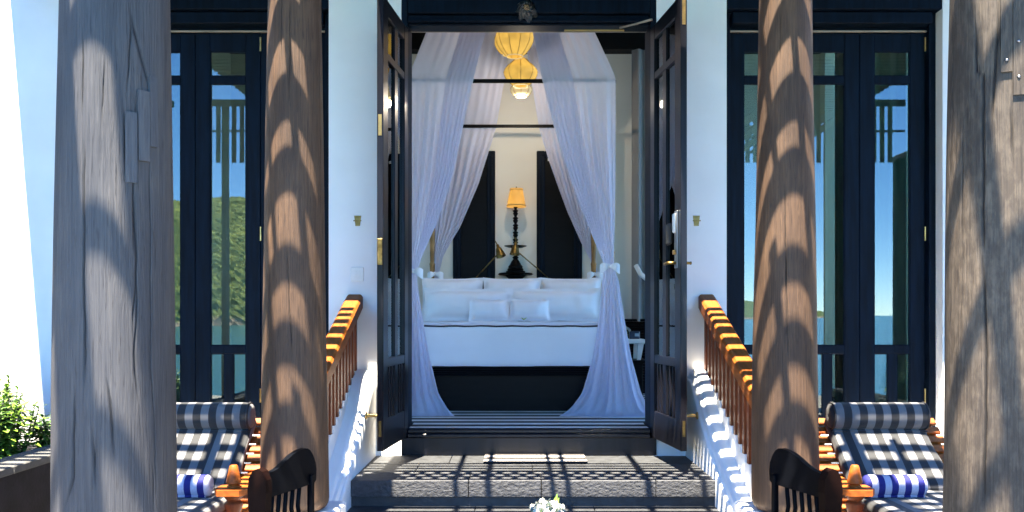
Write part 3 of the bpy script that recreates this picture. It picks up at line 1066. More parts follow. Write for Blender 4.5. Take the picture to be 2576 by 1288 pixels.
# ------------------------------------------------------------------ open door leaves
def door_leaf(sgn, word):
    """leaf local: u from hinge (0) to free edge (W); built along -y then turned"""
    if sgn < 0:
        hinge = Vector((-0.926, WALL - 0.012, 0)); free = Vector((-1.012, 6.80, 0))
    else:
        hinge = Vector((1.130, WALL - 0.012, 0)); free = Vector((1.237, 6.80, 0))
    W = (free - hinge).length
    d = (free - hinge).normalized()
    nrm = Vector((-d.y, d.x, 0))                 # towards +x for d=-y
    if nrm.x * sgn < 0:
        nrm = -nrm                               # away from the opening
    zb, zt = EYE - 1.03, EYE + 2.43
    T = 0.05
    th = Thing('door_leaf', (hinge.x, hinge.y, zb), 'black glazed door leaf standing open on the %s side' % word, 'door', None)

    def fr(u0, u1, z0, z1, n0=0.0, n1=T, bev=0.004):
        mb = MB().box((u0, n0, z0), (u1, n1, z1), bev)
        mb.v = [tuple(Vector((hinge.x, hinge.y, 0)) + d * p[0] + nrm * p[1] + Vector((0, 0, p[2]))) for p in mb.v]
        return mb
    sA = (0.0, 0.125); mA = (0.345, 0.445); sB = (W - 0.15, W)
    L = lambda z: EYE + z
    th.part('stile', fr(*sA, zb, zt), 'door_paint')
    th.part('stile', fr(*sB, zb, zt), 'door_paint')
    th.part('top_rail', fr(sA[1], sB[0], L(2.305), zt, 0.002, T - .002), 'door_paint')
    th.part('rail', fr(sA[1], sB[0], L(1.97), L(2.03), 0.002, T - .002), 'door_paint')
    th.part('rail', fr(sA[1], sB[0], L(-0.40), L(-0.33), 0.002, T - .002), 'door_paint')
    th.part('bottom_rail', fr(sA[1], sB[0], zb, L(-0.80), 0.002, T - .002), 'door_paint')
    th.part('mullion', fr(*mA, L(-0.798), L(2.303), 0.006, T - .006), 'door_paint')
    for (u0, u1) in ((sA[1], mA[0]), (mA[1], sB[0])):
        for z0, z1 in ((2.03, 2.305), (-0.33, 1.97)):
            th.part('pane', fr(u0, u1, L(z0), L(z1), 0.022, 0.027, 0), 'glass')
        th.part('pane', fr(u0, u1, L(-0.80), L(-0.40), 0.022, 0.027, 0), 'glass')
        w = (u1 - u0)
        for q in (0.36, 0.72):
            th.part('bar', fr(u0 + w * q - .02, u0 + w * q + .012, L(-0.798), L(-0.402), 0.006, T - .006), 'door_paint')
    # brass edge plates
    for z0, z1 in ((1.36, 1.52),) if sgn < 0 else ((2.2, 2.45),):
        th.part('edge_plate', fr(W - 0.001, W + 0.003, L(z0), L(min(z1, 2.42)), 0.012, T - .012, 0), 'brass')
    th.part('floor_bolt', fr(W - 0.001, W + 0.003, L(-0.92), L(-0.80), 0.015, T - .015, 0), 'old_brass')
    if sgn > 0:
        def at(u, n, z):
            return Vector((hinge.x, hinge.y, 0)) + d * u + nrm * n + Vector((0, 0, EYE + z))
        pl = th.part('lock_plate', fr(W - 0.12, W - 0.055, L(0.36), L(0.80), -0.014, -0.0005), 'steel')
        th.part('lock_reader', fr(W - 0.115, W - 0.06, L(0.63), L(0.78), -0.034, -0.0145, 0.01), 'white_plastic', parent=pl)
        th.part('lock_reader_dark', fr(W - 0.30, W - 0.20, L(0.55), L(0.72), -0.03, -0.0005, 0.012), 'socket_dark', parent=pl)
        th.part('cylinder', MB().lathe([(0.018, 0), (0.018, 0.02), (0.0, 0.021)], at(W - .088, -.035, .48), 12, 'x'), 'brass', parent=pl)
        h = MB().tube([at(W - .088, -.002, .40), at(W - .088, -.06, .40), at(W - .10, -.068, .40), at(W - .21, -.066, .395)], [0.013, 0.011, 0.013, 0.010], 10)
        th.part('handle', h, 'old_brass', smooth=True)
        h = MB().tube([at(W - .088, T, .40), at(W - .088, T + .05, .40), at(W - .09, T + .06, .40)], [0.012, 0.011, 0.014], 10)
        th.part('handle', h, 'old_brass', smooth=True)
    else:
        th.part('edge_latch', fr(W - 0.0005, W + 0.012, L(0.38), L(0.58), 0.006, T - .006, 0.003), 'old_brass')


door_leaf(-1, 'left')
door_leaf(1, 'right')


# ------------------------------------------------------------------ french windows
def french(x0, x1, lbl, hinges):
    WD = 7.86
    th = Thing('french_window', ((x0 + x1) / 2, WD, WIN_BOT), lbl, 'window', None)
    L = lambda z: EYE + z
    fw = 0.06
    th.part('jamb', MB().box((x0 + .002, WALL + 0.12, L(-1.028)), (x0 + fw, WALL + 0.27, L(2.778)), 0.005), 'black_paint')
    th.part('jamb', MB().box((x1 - fw, WALL + 0.12, L(-1.028)), (x1 - .002, WALL + 0.27, L(2.778)), 0.005), 'black_paint')
    th.part('header', MB().box((x0 + fw + .001, WALL + 0.05, L(2.50)), (x1 - fw - .001, WALL + 0.26, L(2.60)), 0.006), 'black_paint')
    th.part('header', MB().box((x0 + .002, WALL + 0.0, L(2.605)), (x1 - .002, WALL + 0.115, L(2.776)), 0.006), 'black_paint')
    th.part('header_strip', MB().box((x0 + fw, WALL + 0.165, L(2.462)), (x1 - fw, WALL + 0.185, L(2.475))), 'pale_strip')
    th.part('header', MB().box((x0 + fw + .001, WALL + 0.187, L(2.462)), (x1 - fw - .001, WALL + 0.25, L(2.499))), 'black_paint')
    n = 3
    lw = (x1 - x0 - 2 * fw - 0.008) / n
    y0, y1 = WALL + 0.19, WALL + 0.235
    for k in range(n):
        a = x0 + fw + 0.004 + k * lw + .0015
        c = a + lw - .003
        sw = 0.128
        mb = MB()
        zb, zt = L(-1.02), L(2.458)
        mb.box((a, y0, zb), (a + sw, y1, zt), 0.004)
        mb.box((c - sw, y0, zb), (c, y1, zt), 0.004)
        lf = th.part('leaf', mb, 'black_paint')
        ga, gc = a + sw - .001, c - sw + .001
        for nm, z0, z1 in (('top_rail', 2.30, 2.456), ('rail', 2.02, 2.085), ('rail', -0.335, -0.265), ('bottom_rail', -1.018, -0.88)):
            th.part(nm, MB().box((ga, y0 + .003, L(z0)), (gc, y1 - .003, L(z1)), 0.004), 'black_paint', parent=lf)
        xm = (ga + gc) / 2 + 0.005
        th.part('glazing_bar', MB().box((xm - .036, y0 + .004, L(-0.879)), (xm + .036, y1 - .004, L(-0.336)), 0.003), 'black_paint', parent=lf)
        for p0, p1, z0, z1 in ((ga, gc, 2.085, 2.30), (ga, gc, -0.265, 2.02), (ga, xm - .036, -0.88, -0.335), (xm + .036, gc, -0.88, -0.335)):
            tilt = random.uniform(-0.0012, 0.0012)
            mb = MB().box((p0, y0 + .02, L(z0)), (p1, y0 + .025, L(z1)))
            th.part('pane', mb, 'glass', parent=lf)
            # glazing bead
            mb = MB()
            e = 0.008
            mb.box((p0, y0 + .008, L(z0)), (p0 + e, y0 + .0195, L(z1)))
            mb.box((p1 - e, y0 + .008, L(z0)), (p1, y0 + .0195, L(z1)))
            mb.box((p0 + e, y0 + .008, L(z1) - e), (p1 - e, y0 + .0195, L(z1)))
            mb.box((p0 + e, y0 + .008, L(z0)), (p1 - e, y0 + .0195, L(z0) + e))
            th.part('glazing_bead', mb, 'black_paint', parent=lf)
    for hx in hinges:
        for hz in (2.36, 0.71, -0.7):
            th.part('hinge', MB().lathe([(0.009, -.06), (0.009, .06)], (hx, y0 - 0.006, L(hz)), 8), 'brass', smooth=False)
    return th


lwid = (LW1 - LW0 - 0.128) / 3
french(LW0, LW1, 'black three leaf glass door reflecting the green hill, left of entrance', [LW1 - 0.064 - lwid])
french(RW0, RW1, 'black three leaf glass door reflecting blue sea, right of entrance', [RW1 - 0.064])


# ------------------------------------------------------------------ curtains
def fold_sheet(rows, nfold, amp, depthdir=(0, 1, 0), ncol=140, nrow=70, seed=0, jitter=0.5):
    """rows: list of (v, L, R, ampfactor); catmull/linear between rows, folds pushed along depthdir"""
    rr = np.random.default_rng(seed)
    ph = rr.uniform(0, 6.28, 5)
    dd = Vector(depthdir)
    vs_ = [r[0] for r in rows]
    out = []

    def lerp_at(v, idx):
        comps = []
        for c in range(3):
            comps.append(np.interp(v, vs_, [r[idx][c] for r in rows]))
        return Vector(comps)
    for i in range(nrow + 1):
        v = vs_[0] + (vs_[-1] - vs_[0]) * i / nrow
        # light smoothing of the polyline between rows
        h = (vs_[-1] - vs_[0]) * 0.009
        Lp = (lerp_at(v - h, 1) + lerp_at(v, 1) * 2 + lerp_at(v + h, 1)) / 4
        Rp = (lerp_at(v - h, 2) + lerp_at(v, 2) * 2 + lerp_at(v + h, 2)) / 4
        af = np.interp(v, vs_, [r[3] for r in rows])
        af *= min(1.0, ((Rp - Lp).length / 0.45)) ** 0.8
        row = []
        for j in range(ncol + 1):
            u = j / ncol
            uu = u + 0.018 * math.sin(5 * u + ph[0]) + 0.01 * math.sin(13 * u + ph[1])
            w = math.sin(2 * PI * nfold * uu + ph[2]) + jitter * math.sin(2 * PI * nfold * 0.37 * uu + ph[3]) \
                + 0.22 * math.sin(2 * PI * nfold * 1.7 * uu + ph[4] + 0.3 * v)
            p = Lp.lerp(Rp, u)
            row.append(p + dd * (w * amp * af))
        out.append(row)
    return out


def straight_curtain(name, x0, x1, y, z0, z1, mat, label, nf, amp=0.03, seed=0, tie=None):
    rows = [(0, (x0, y, z1), (x1, y, z1), .8), (1, (x0, y, z0), (x1, y, z0), 1)]
    if tie:
        zt, s = tie
        q = (z1 - zt) / (z1 - z0)
        mid = x0 + (x1 - x0) * s
        rows = [(0, (x0, y, z1), (x1, y, z1), .9), (q * .5, (x0, y, (z1 + zt) / 2), (x1 - (x1 - mid) * .25, y, (z1 + zt) / 2), 1), (q, (x0, y, zt), (mid, y, zt), .7),
                (1, (x0, y, z0), (mid + .03, y, z0), .9)]
    th = Thing(name, ((x0 + x1) / 2, y, z0), label, 'curtain')
    th.part('cloth', MB().grid(fold_sheet(rows, nf, amp, seed=seed, ncol=120, nrow=40)), mat, smooth=True, recalc=False)
    return th


straight_curtain('window_curtain', RW1 - 0.74, RW1 + 0.05, 8.16, FLOOR + .02, EYE + 2.75, 'green_curtain', 'pale green curtain hanging behind the right window glass', 6, 0.035, 4)
straight_curtain('window_curtain', LW0 - 0.05, LW0 + 0.66, 8.16, FLOOR + .02, EYE + 2.75, 'green_curtain', 'pale green curtain hanging behind the left window glass', 5, 0.035, 5)
gc_ = straight_curtain('room_curtain', 1.39, 2.15, 10.88, EYE - 0.08, EYE + 3.22, 'grey_curtain', 'grey curtain gathered at the room back wall right of the bed', 5, 0.04, 6)
tb = [P(1600, 668, 10.8), P(1612, 690, 10.74), P(1632, 706, 10.72), P(1665, 712, 10.78)]
gc_.part('tie_band', MB().tube(tb, 0.03, 10), 'white_plastic', smooth=True)

# ------------------------------------------------------------------ rug, mat
MATS['rug_stripe']
tag(MB().prism([(hx0 + .01, WALL - .02), (hx1 - .01, WALL - .02), (hx1 - .01, WALL_IN + .03), (2.8, WALL_IN + .03), (2.8, 11.1), (-2.6, 11.1), (-2.6, WALL_IN + .03), (hx0 + .01, WALL_IN + .03)], 'z', FLOOR + .005, FLOOR + 0.012).build('rug', 'rug_stripe'), 'black and white striped rug covering the bedroom floor', 'rug')
o = MB().box((-0.27, 7.195, LAND + 0.001), (0.565, 7.605, LAND + 0.018), 0.004).build('door_mat', 'mat_stripe')
o.data.transform(Matrix.Translation((0, -7.235, 0)))
o.location = (0, 7.235, 0)
tag(o, 'small white and dark striped mat on the stone landing', 'mat')

# ------------------------------------------------------------------ four-poster bed
BX, BH = -0.05, 0.996
bed = Thing('four_poster_bed', (BX, 9.75, FLOOR), 'large dark four poster canopy bed with white bedding', 'bed')
BN, BF = 8.72, 10.80
zc = EYE + 2.27
for yb, tk in ((BN, .016), (BF, .018)):
    bed.part('canopy_bar', MB().box((BX - BH, yb - tk, zc - .017), (BX + BH, yb + tk, zc + .017), .003), 'dark_wood')
for s in (-1, 1):
    bed.part('canopy_bar', MB().box((BX + s * BH - .016, BN + .017, zc - .016), (BX + s * BH + .016, BF - .019, zc + .016), .003), 'dark_wood')
    for yb in (BN, BF):
        prof = [(0.045, FLOOR + .012), (0.045, FLOOR + .6), (0.05, FLOOR + .62), (0.035, FLOOR + .66), (0.03, FLOOR + 1.1), (0.04, EYE + .18), (0.042, EYE + .2), (0.028, EYE + .24), (0.024, EYE + .42),
                (0.033, EYE + .60), (0.036, EYE + .61), (0.026, EYE + .64), (0.034, EYE + .95), (0.022, EYE + 1.4), (0.018, zc)]
        bed.part('post', MB().lathe(prof, (BX + s * (BH - .03), yb + (.03 if yb == BN else -.03), 0), 16), 'bronze_post', smooth=True, angle=40)
# slatted foot rail and platform
fy = 8.90
for k in range(4):
    z1 = EYE - 0.518 - k * 0.0215
    bed.part('foot_slat', MB().box((BX - 0.95, fy + (k % 2) * .004, z1 - .018), (BX + 0.95, fy + 0.06, z1), .005), 'lacquer')
bed.part('platform', MB().box((BX - 0.94, fy + 0.09, FLOOR + .013), (BX + 0.94, 10.9, EYE - 0.60)), 'dark_wood')
bed.part('side_rail', MB().box((BX - 0.98, fy + 0.061, EYE - .6), (BX + .98, 10.9, EYE - .517)), 'dark_wood')


def soft_box(x0, x1, y0, y1, z0, z1, r, nx=40, ny=40, nz=14, puff=0.01, wr=0.004, seed=0):
    """bedding block: rounded box surface with slight sag and wrinkles"""
    mb = MB()
    cx, cy, cz = (x0 + x1) / 2, (y0 + y1) / 2, (z0 + z1) / 2
    hx, hy, hz = (x1 - x0) / 2, (y1 - y0) / 2, (z1 - z0) / 2

    def proj(p):
        q = Vector((min(max(p.x, -hx + r), hx - r), min(max(p.y, -hy + r), hy - r), min(max(p.z, -hz + r), hz - r)))
        d = p - q
        if d.length > 1e-6:
            q = q + d.normalized() * r
        w = Vector((cx, cy, cz)) + q
        nn = mnoise.noise(w * 5 + Vector((seed, 0, 0))) * wr + mnoise.noise(Vector((w.x * 2, w.y * 2, w.z * 14 + seed))) * wr * .6
        dirn = d.normalized() if d.length > 1e-6 else Vector((0, 0, 0))
        return w + dirn * (nn + puff * (1 - abs(p.x / hx) ** 3))
    def face(fn, a, b_):
        rows = [[proj(fn(-1 + 2 * i / a, -1 + 2 * j / b_)) for j in range(b_ + 1)] for i in range(a + 1)]
        mb.grid(rows)
    face(lambda u, v: Vector((u * hx, v * hy, hz)), nx, ny)
    face(lambda u, v: Vector((u * hx, v * hy, -hz)), 4, 4)
    face(lambda u, v: Vector((u * hx, -hy, v * hz)), nx, nz)
    face(lambda u, v: Vector((u * hx, hy, v * hz)), 8, 4)
    face(lambda u, v: Vector((-hx, u * hy, v * hz)), ny, nz)
    face(lambda u, v: Vector((hx, u * hy, v * hz)), ny, nz)
    return mb


bed.part('blanket', soft_box(BX - .97, BX + .97, 8.84, 10.9, EYE - .512, EYE - .092, 0.05, puff=0.006, wr=0.006), 'bedding', smooth=True)
pts = [(BX - .93 + 1.86 * k / 24, 8.842 + .004 * math.sin(k), EYE - .108 + .003 * math.sin(k * 1.7)) for k in range(25)]
bed.part('piping', MB().tube(pts, 0.0085, 8), 'piping', smooth=True)
bed.part('turned_sheet', soft_box(BX - .95, BX + .95, 8.95, 10.85, EYE - .0915, EYE - .072, 0.009, wr=0.004, puff=.002, seed=4), 'bedding', smooth=True)


def pillow(name, xc, yc, zb, w, h, t, lean, label, flange=0.035, seed=0, rot=0.0):
    """upright pillow with a flat border; front faces -y"""
    n = 30
    front, back = [], []
    for i in range(n + 1):
        rf, rb = [], []
        for j in range(n + 1):
            u, v = -1 + 2 * j / n, -1 + 2 * i / n
            fu = (1 - 2 * flange / w); fv = (1 - 2 * flange / h)
            a = max(0, 1 - abs(u / fu) ** 3.2) if abs(u) < fu else 0
            c = max(0, 1 - abs(v / fv) ** 3.2) if abs(v) < fv else 0
            th = t * .5 * (a * c) ** 0.55 + .004
            # corners stand out, edges pull in
            pinch = 1 - 0.045 * (1 - abs(v) ** 2) * abs(u) ** 4
            pinv = 1 - 0.06 * (1 - abs(u) ** 2) * abs(v) ** 4
            x = u * w / 2 * pinch
            z = v * h / 2 * pinv + h / 2
            wr = mnoise.noise(Vector((x * 7 + seed * 3.1, z * 7, seed))) * 0.022 * (0.3 + abs(u)) + mnoise.noise(Vector((x * 18, z * 9, seed + 5))) * 0.007 + mnoise.noise(Vector(((x + z) * 30, (x - z) * 6, seed + 9))) * 0.006 * abs(u * v)
            for lst, s in ((rf, -1), (rb, 1)):
                y = s * th + wr
                lst.append(Vector((x, y, z)))
        front.append(rf); back.append(rb)
    M = Matrix.Translation((xc, yc, zb)) @ Matrix.Rotation(rot, 4, 'Z') @ Matrix.Rotation(-lean, 4, 'X')
    mb = MB().grid([[M @ p for p in r] for r in front]).grid([[M @ p for p in r[::-1]] for r in back])
    for rr_ in (0, n):
        mb.grid([[M @ p for p in front[rr_]], [M @ p for p in back[rr_]]])
        mb.grid([[M @ front[i][rr_] for i in range(n + 1)], [M @ back[i][rr_] for i in range(n + 1)]])
    o = mb.build(name, 'bedding', smooth=True, loc=(xc, yc, zb))
    tag(o, label, 'pillow', None)
    return o


BT = EYE - .075
for i, (a, c, wd) in enumerate(((1060, 1217, 'left'), (1213, 1362, 'middle'), (1358, 1514, 'right'))):
    xa, xb = (a - 1301) / 215.4, (c - 1301) / 215.4
    pillow('pillow', (xa + xb) / 2, 10.5, BT, xb - xa, 0.53, 0.26, R(12), 'tall white pillow, %s of the three in the back row' % wd, 0.03, i, R((4, -3, -5)[i]))
for i, (a, c, wd) in enumerate(((1064, 1292, 'left'), (1284, 1514, 'right'))):
    xa, xb = (a - 1301) / 222, (c - 1301) / 222
    pillow('pillow', (xa + xb) / 2, 10.19, BT, xb - xa, 0.40, 0.26, R(16), 'wide white bordered pillow, %s of the middle row pair' % wd, 0.05, 10 + i)
for i, (a, c, wd) in enumerate(((1178, 1283, 'left'), (1281, 1386, 'right'))):
    xa, xb = (a - 1301) / 227, (c - 1301) / 227
    pillow('pillow', (xa + xb) / 2, 9.95, BT, xb - xa, 0.275, 0.2, R(18), 'small square white pillow, %s one at the front' % wd, 0.025, 20 + i)


def leafshape(mb, p, d, up, L, W, bend=0.25, n=3):
    d = d.normalized()
    sidev = d.cross(up)
    if sidev.length < 1e-3:
        sidev = d.cross(Vector((1, 0, 0)))
    sidev.normalize()
    nn = sidev.cross(d)
    pts = []
    for i in range(n + 1):
        t = i / n
        c = p + d * (L * t) - nn * (bend * L * t * t)
        w = W * math.sin(PI * min(max(t * .93 + .05, 0), 1)) ** 0.8
        pts.append((c - sidev * w / 2 + nn * w * .12, c + sidev * w / 2 + nn * w * .12, c))
    vs, fs = [], []
    for a, c, m in pts:
        vs += [a, m, c]
    for i in range(n):
        b0 = i * 3
        fs += [(b0, b0 + 1, b0 + 4, b0 + 3), (b0 + 1, b0 + 2, b0 + 5, b0 + 4)]
    mb.add(vs, fs)


# blossom on the blanket
fl = Thing('blossom', P(1318, 806, 9.35), 'single greenish blossom with two leaves lying on the bed', 'flower')
c = Vector(P(1318, 806, 9.35)); c.z = BT + .012
mb = MB()
for s in (-1, 1):
    leafshape(mb, c, Vector((s, -.2, .05)), Vector((0, 0, 1)), 0.075, 0.035, .1)
fl.part('leaf', mb, 'leaf_dark')
mb = MB()
for k in range(6):
    a = k * PI / 3
    leafshape(mb, c + Vector((0, 0, .01)), Vector((math.cos(a), math.sin(a) * .6, .9)), Vector((0, 0, 1)), 0.05, 0.02, .3)
fl.part('petals', mb, 'petal_green')


# drapes
def drape(label, rows, tie, seed, nf, amp, top=None, inner=0):
    th = Thing('bed_drape', (rows[-1][1][0], rows[-1][1][1], FLOOR + .012), label, 'drape')
    if top:
        rows = [(rows[0][0] - 90, top[0][1], top[0][2], .5)] + rows
        tie += 1
    k = tie
    if inner:
        def band(rws, q):
            out = []
            for r in rws:
                Lp, Rp = Vector(r[1]), Vector(r[2])
                d_ = Vector((0, -.018, 0))
                a_, b_ = (Lp, Lp.lerp(Rp, q)) if inner > 0 else (Rp.lerp(Lp, q), Rp)
                out.append((r[0], a_ + d_, b_ + d_, r[3] * .8))
            return out
        th.part('inner_hem', MB().grid(fold_sheet(band(rows[:tie], .42), 6, amp * .8, seed=seed + 9, ncol=90, nrow=70)), 'sheer', smooth=True, recalc=False)
    th.part('cloth', MB().grid(fold_sheet(rows, nf, amp, seed=seed, ncol=170, nrow=150, jitter=.8)), 'sheer', smooth=True, recalc=False)
    L, Rr = rows[k][1], rows[k][2]
    c = (Vector(L) + Vector(Rr)) / 2
    w = (Vector(Rr) - Vector(L)).length / 2 + .018
    pts = [(c.x + w * math.cos(a), c.y + (.05) * math.sin(a), c.z + .008 * math.sin(2 * a)) for a in np.linspace(0, 2 * PI, 19)]
    tb = th.part('tie_band', MB().tube(pts, 0.02, 8), 'bedding', smooth=True)
    for s in (-1, 1):
        bow = MB()
        R1, R2 = [], []
        rows_ = []
        for i in range(9):
            t = i / 8
            hw = 0.012 + 0.035 * math.sin(t * PI * .62)
            rows_.append([(c.x + s * (0.008 + 0.088 * t), c.y - .062 - .03 * math.sin(t * PI) + q * .004, c.z - .004 - 0.03 * t * t + q * hw) for q in (-1, -.5, 0, .5, 1)])
        bow.grid(rows_)
        th.part('bow_loop', bow, 'bedding', smooth=True, parent=tb)
    return th


def prow(y, l, r, D, af, dl=0, dr=0):
    return (y, P(l, y, D + dl), P(r, y, D + dr), af)


TOPZ = EYE + 3.42


def tent(L, Rr, al, ar, apD, n=2):
    return [(0, (al, apD, TOPZ), (ar, apD, TOPZ), 1.2), (1, L, Rr, 0.3)]


rowsR = [prow(193, 1362, 1549, 8.675, .2), prow(215, 1368, 1549, 8.665, .3), prow(317, 1393, 1549, 8.665, .7), prow(440, 1430, 1549, 8.66, .9), prow(560, 1476, 1547, 8.65, .8), prow(632, 1506, 1545, 8.64, .55),
         prow(670, 1521, 1544, 8.63, .45), prow(705, 1515, 1557, 8.62, .6), prow(800, 1507, 1571, 8.61, .9), prow(900, 1491, 1589, 8.60, 1.1), prow(990, 1464, 1614, 8.59, 1.2), prow(1030, 1434, 1634, 8.57, 1.0), prow(1046, 1408, 1652, 8.55, .5), (1052, P(1404, 1049, 8.5), P(1656, 1050, 8.42), .3)]
drape('sheer white drape tied with a bow at the right front bed post', rowsR, 6, 1, 7, 0.022,
      tent(rowsR[0][1], rowsR[0][2], .095, .667, 9.7), 1)
rowsL = [prow(193, 1027, 1193, 8.675, .2), prow(215, 1027, 1188, 8.665, .3), prow(320, 1027, 1165, 8.665, .7), prow(440, 1027, 1140, 8.66, .9), prow(560, 1029, 1100, 8.65, .8), prow(645, 1031, 1062, 8.64, .55),
         prow(682, 1032, 1050, 8.63, .45), prow(712, 1021, 1050, 8.62, .6), prow(800, 1008, 1064, 8.61, .9), prow(900, 990, 1082, 8.60, 1.1), prow(990, 965, 1104, 8.59, 1.2), prow(1030, 945, 1128, 8.57, 1.0), prow(1045, 930, 1142, 8.55, .5), (1051, P(926, 1049, 8.45), P(1146, 1048, 8.5), .3)]
drape('sheer white drape tied at the left front bed post, partly behind the door', rowsL, 6, 2, 7, 0.022,
      tent(rowsL[0][1], rowsL[0][2], -.835, -.246, 9.7), -1)
rowsRL = [prow(317, 1079, 1249, 10.83, .25), prow(330, 1079, 1246, 10.84, .4), prow(385, 1079, 1229, 10.84, .8), prow(465, 1080, 1204, 10.84, .95), prow(570, 1082, 1159, 10.83, .9), prow(644, 1085, 1115, 10.82, .7),
          prow(690, 1089, 1104, 10.80, .5), prow(720, 1080, 1106, 10.8, .6), prow(800, 1070, 1112, 10.80, .9), prow(900, 1064, 1118, 10.8, 1.1), prow(990, 1050, 1126, 10.8, 1.2)]
drape('sheer white drape at the left rear bed post behind the pillows', rowsRL, 6, 3, 9, 0.02,
      tent(rowsRL[0][1], rowsRL[0][2], -.75, .012, 9.8))
rowsRR = [prow(317, 1355, 1502, 10.83, .25), prow(330, 1358, 1502, 10.84, .4), prow(405, 1381, 1502, 10.84, .8), prow(470, 1404, 1502, 10.84, .95), prow(535, 1428, 1501, 10.84, .9), prow(613, 1463, 1500, 10.83, .8), prow(660, 1488, 1500, 10.82, .5),
          prow(690, 1490, 1502, 10.80, .5), prow(720, 1488, 1508, 10.8, .6), prow(800, 1484, 1514, 10.80, .9), prow(900, 1478, 1520, 10.8, 1.1), prow(990, 1470, 1530, 10.8, 1.2)]
drape('sheer white drape at the right rear bed post behind the pillows', rowsRR, 7, 4, 9, 0.02,
      tent(rowsRR[0][1], rowsRR[0][2], .02, .667, 9.8))

# ------------------------------------------------------------------ back wall doors, lamp, lights, side table
def panel_door(xa, xb, label):
    th = Thing('dark_panel_door', ((xa + xb) / 2, 11.13, FLOOR), label, 'door')
    top = EYE + 2.03
    y = 11.148
    f = 0.10
    th.part('frame', MB().box((xa, y - .05, FLOOR + .013), (xa + f, y, top), .008).box((xb - f, y - .05, FLOOR + .013), (xb, y, top), .008).box((xa + f, y - .048, top - f), (xb - f, y, top), .008), 'black_paint')
    th.part('moulding', MB().box((xa + .035, y - .075, FLOOR + .013), (xa + .06, y - .0505, top - .04), .006).box((xb - .06, y - .075, FLOOR + .013), (xb - .035, y - .0505, top - .04), .006).box((xa + .06, y - .073, top - .065), (xb - .06, y - .049, top - .04), .006), 'black_paint')
    th.part('panel', MB().box((xa + f, y - .02, FLOOR + .013), (xb - f, y - .002, top - f)), 'dark_wood')
    return th


S11 = 2262 / 11.15
panel_door((1140 - 1301) / S11, (1246 - 1301) / S11, 'black framed panel door left of the lamp on the back wall')
t = panel_door((1350 - 1301) / S11, (1464 - 1301) / S11, 'black framed panel door right of the lamp on the back wall')
t.part('sign_plate', MB().box(P(1378, 398, 11.09), P(1392, 405, 11.085)), 'white_plastic')

sh = Thing('round_shelf', P(1296, 692, 11.0), 'dark round wooden shelf behind the bed carrying the lamp', 'shelf')
sc = P(1297, 690, 10.96)
sh.part('top', MB().lathe([(0.0, -.012), (0.20, -.012), (0.215, 0), (0.20, .014), (0, .014)], (sc.x, sc.y, sc.z), 32), 'dark_wood', smooth=True, angle=30)
sh.part('bracket', MB().lathe([(0.0, -.32), (0.05, -.30), (0.03, -.2), (0.09, -.05), (0.13, -.013)], (sc.x, sc.y, sc.z), 20), 'dark_wood', smooth=True)

lp = Thing('table_lamp', (sc.x, sc.y, sc.z + .015), 'lit lamp with amber shade on a tall turned dark stem', 'lamp')
prof = [(0.0, 0), (.115, 0), (.118, .02), (.095, .03), (.10, .045), (.085, .06), (.088, .08), (.07, .10), (.05, .14), (.025, .17), (.04, .19), (.018, .21), (.03, .23), (.016, .25), (.02, .30)]
zz = .30
for k in range(7):
    prof += [(.034, zz + .012), (.034, zz + .02), (.014, zz + .035), (.020, zz + .05), (.033, zz + .075), (.02, zz + .088)]
    zz += .088 if k != 3 else .088
prof += [(.016, zz + .0), (.05, zz + .02), (.05, zz + .03), (.012, zz + .035)]
lp.part('stem', MB().lathe([(r, h + sc.z + .015) for r, h in prof], (sc.x, sc.y, 0), 20), 'dark_wood', smooth=True, angle=35)
zd = P(1300, 622, 10.96).z
lp.part('drip_dish', MB().lathe([(0.02, -.01), (.09, -.004), (.137, .012), (.137, .018), (.02, .004)], (sc.x, sc.y, zd), 28), 'dark_wood', smooth=True, angle=40)
zs0, zs1 = P(1300, 521, 10.96).z, P(1300, 475, 10.96).z
lp.part('shade', MB().lathe([(.118, zs0), (.116, zs0 + .01), (.078, zs1 - .02), (.082, zs1)], (sc.x + .01, sc.y, 0), 28), 'lamp_shade', smooth=True)
lp.part('shade_rim', MB().lathe([(.119, zs0 + .012), (.121, zs0 + .02), (.117, zs0 + .024)], (sc.x + .01, sc.y, 0), 28).lathe([(.081, zs1 - .02), (.083, zs1 - .015), (.08, zs1 - .01)], (sc.x + .01, sc.y, 0), 28), 'lantern_rib')
lp.part('finial', MB().lathe([(0, .03), (.008, .02), (.006, 0), (.01, -.005)], (sc.x + .01, sc.y, zs1), 10), 'socket_dark', smooth=True)


def point_light(name, loc, e, c=(1, .62, .25), r=.05):
    l = bpy.data.lights.new(name, 'POINT')
    l.energy = e
    l.color = c
    l.shadow_soft_size = r
    ob = bpy.data.objects.new(name, l)
    col.objects.link(ob)
    ob.location = loc
    return ob


lb = point_light('lamp_bulb', (0, 0, 0), 2.6, (1, .66, .33))
lb.parent = lp.e
lb.location = (0.01, 0, zs0 + .06 - (sc.z + .015))


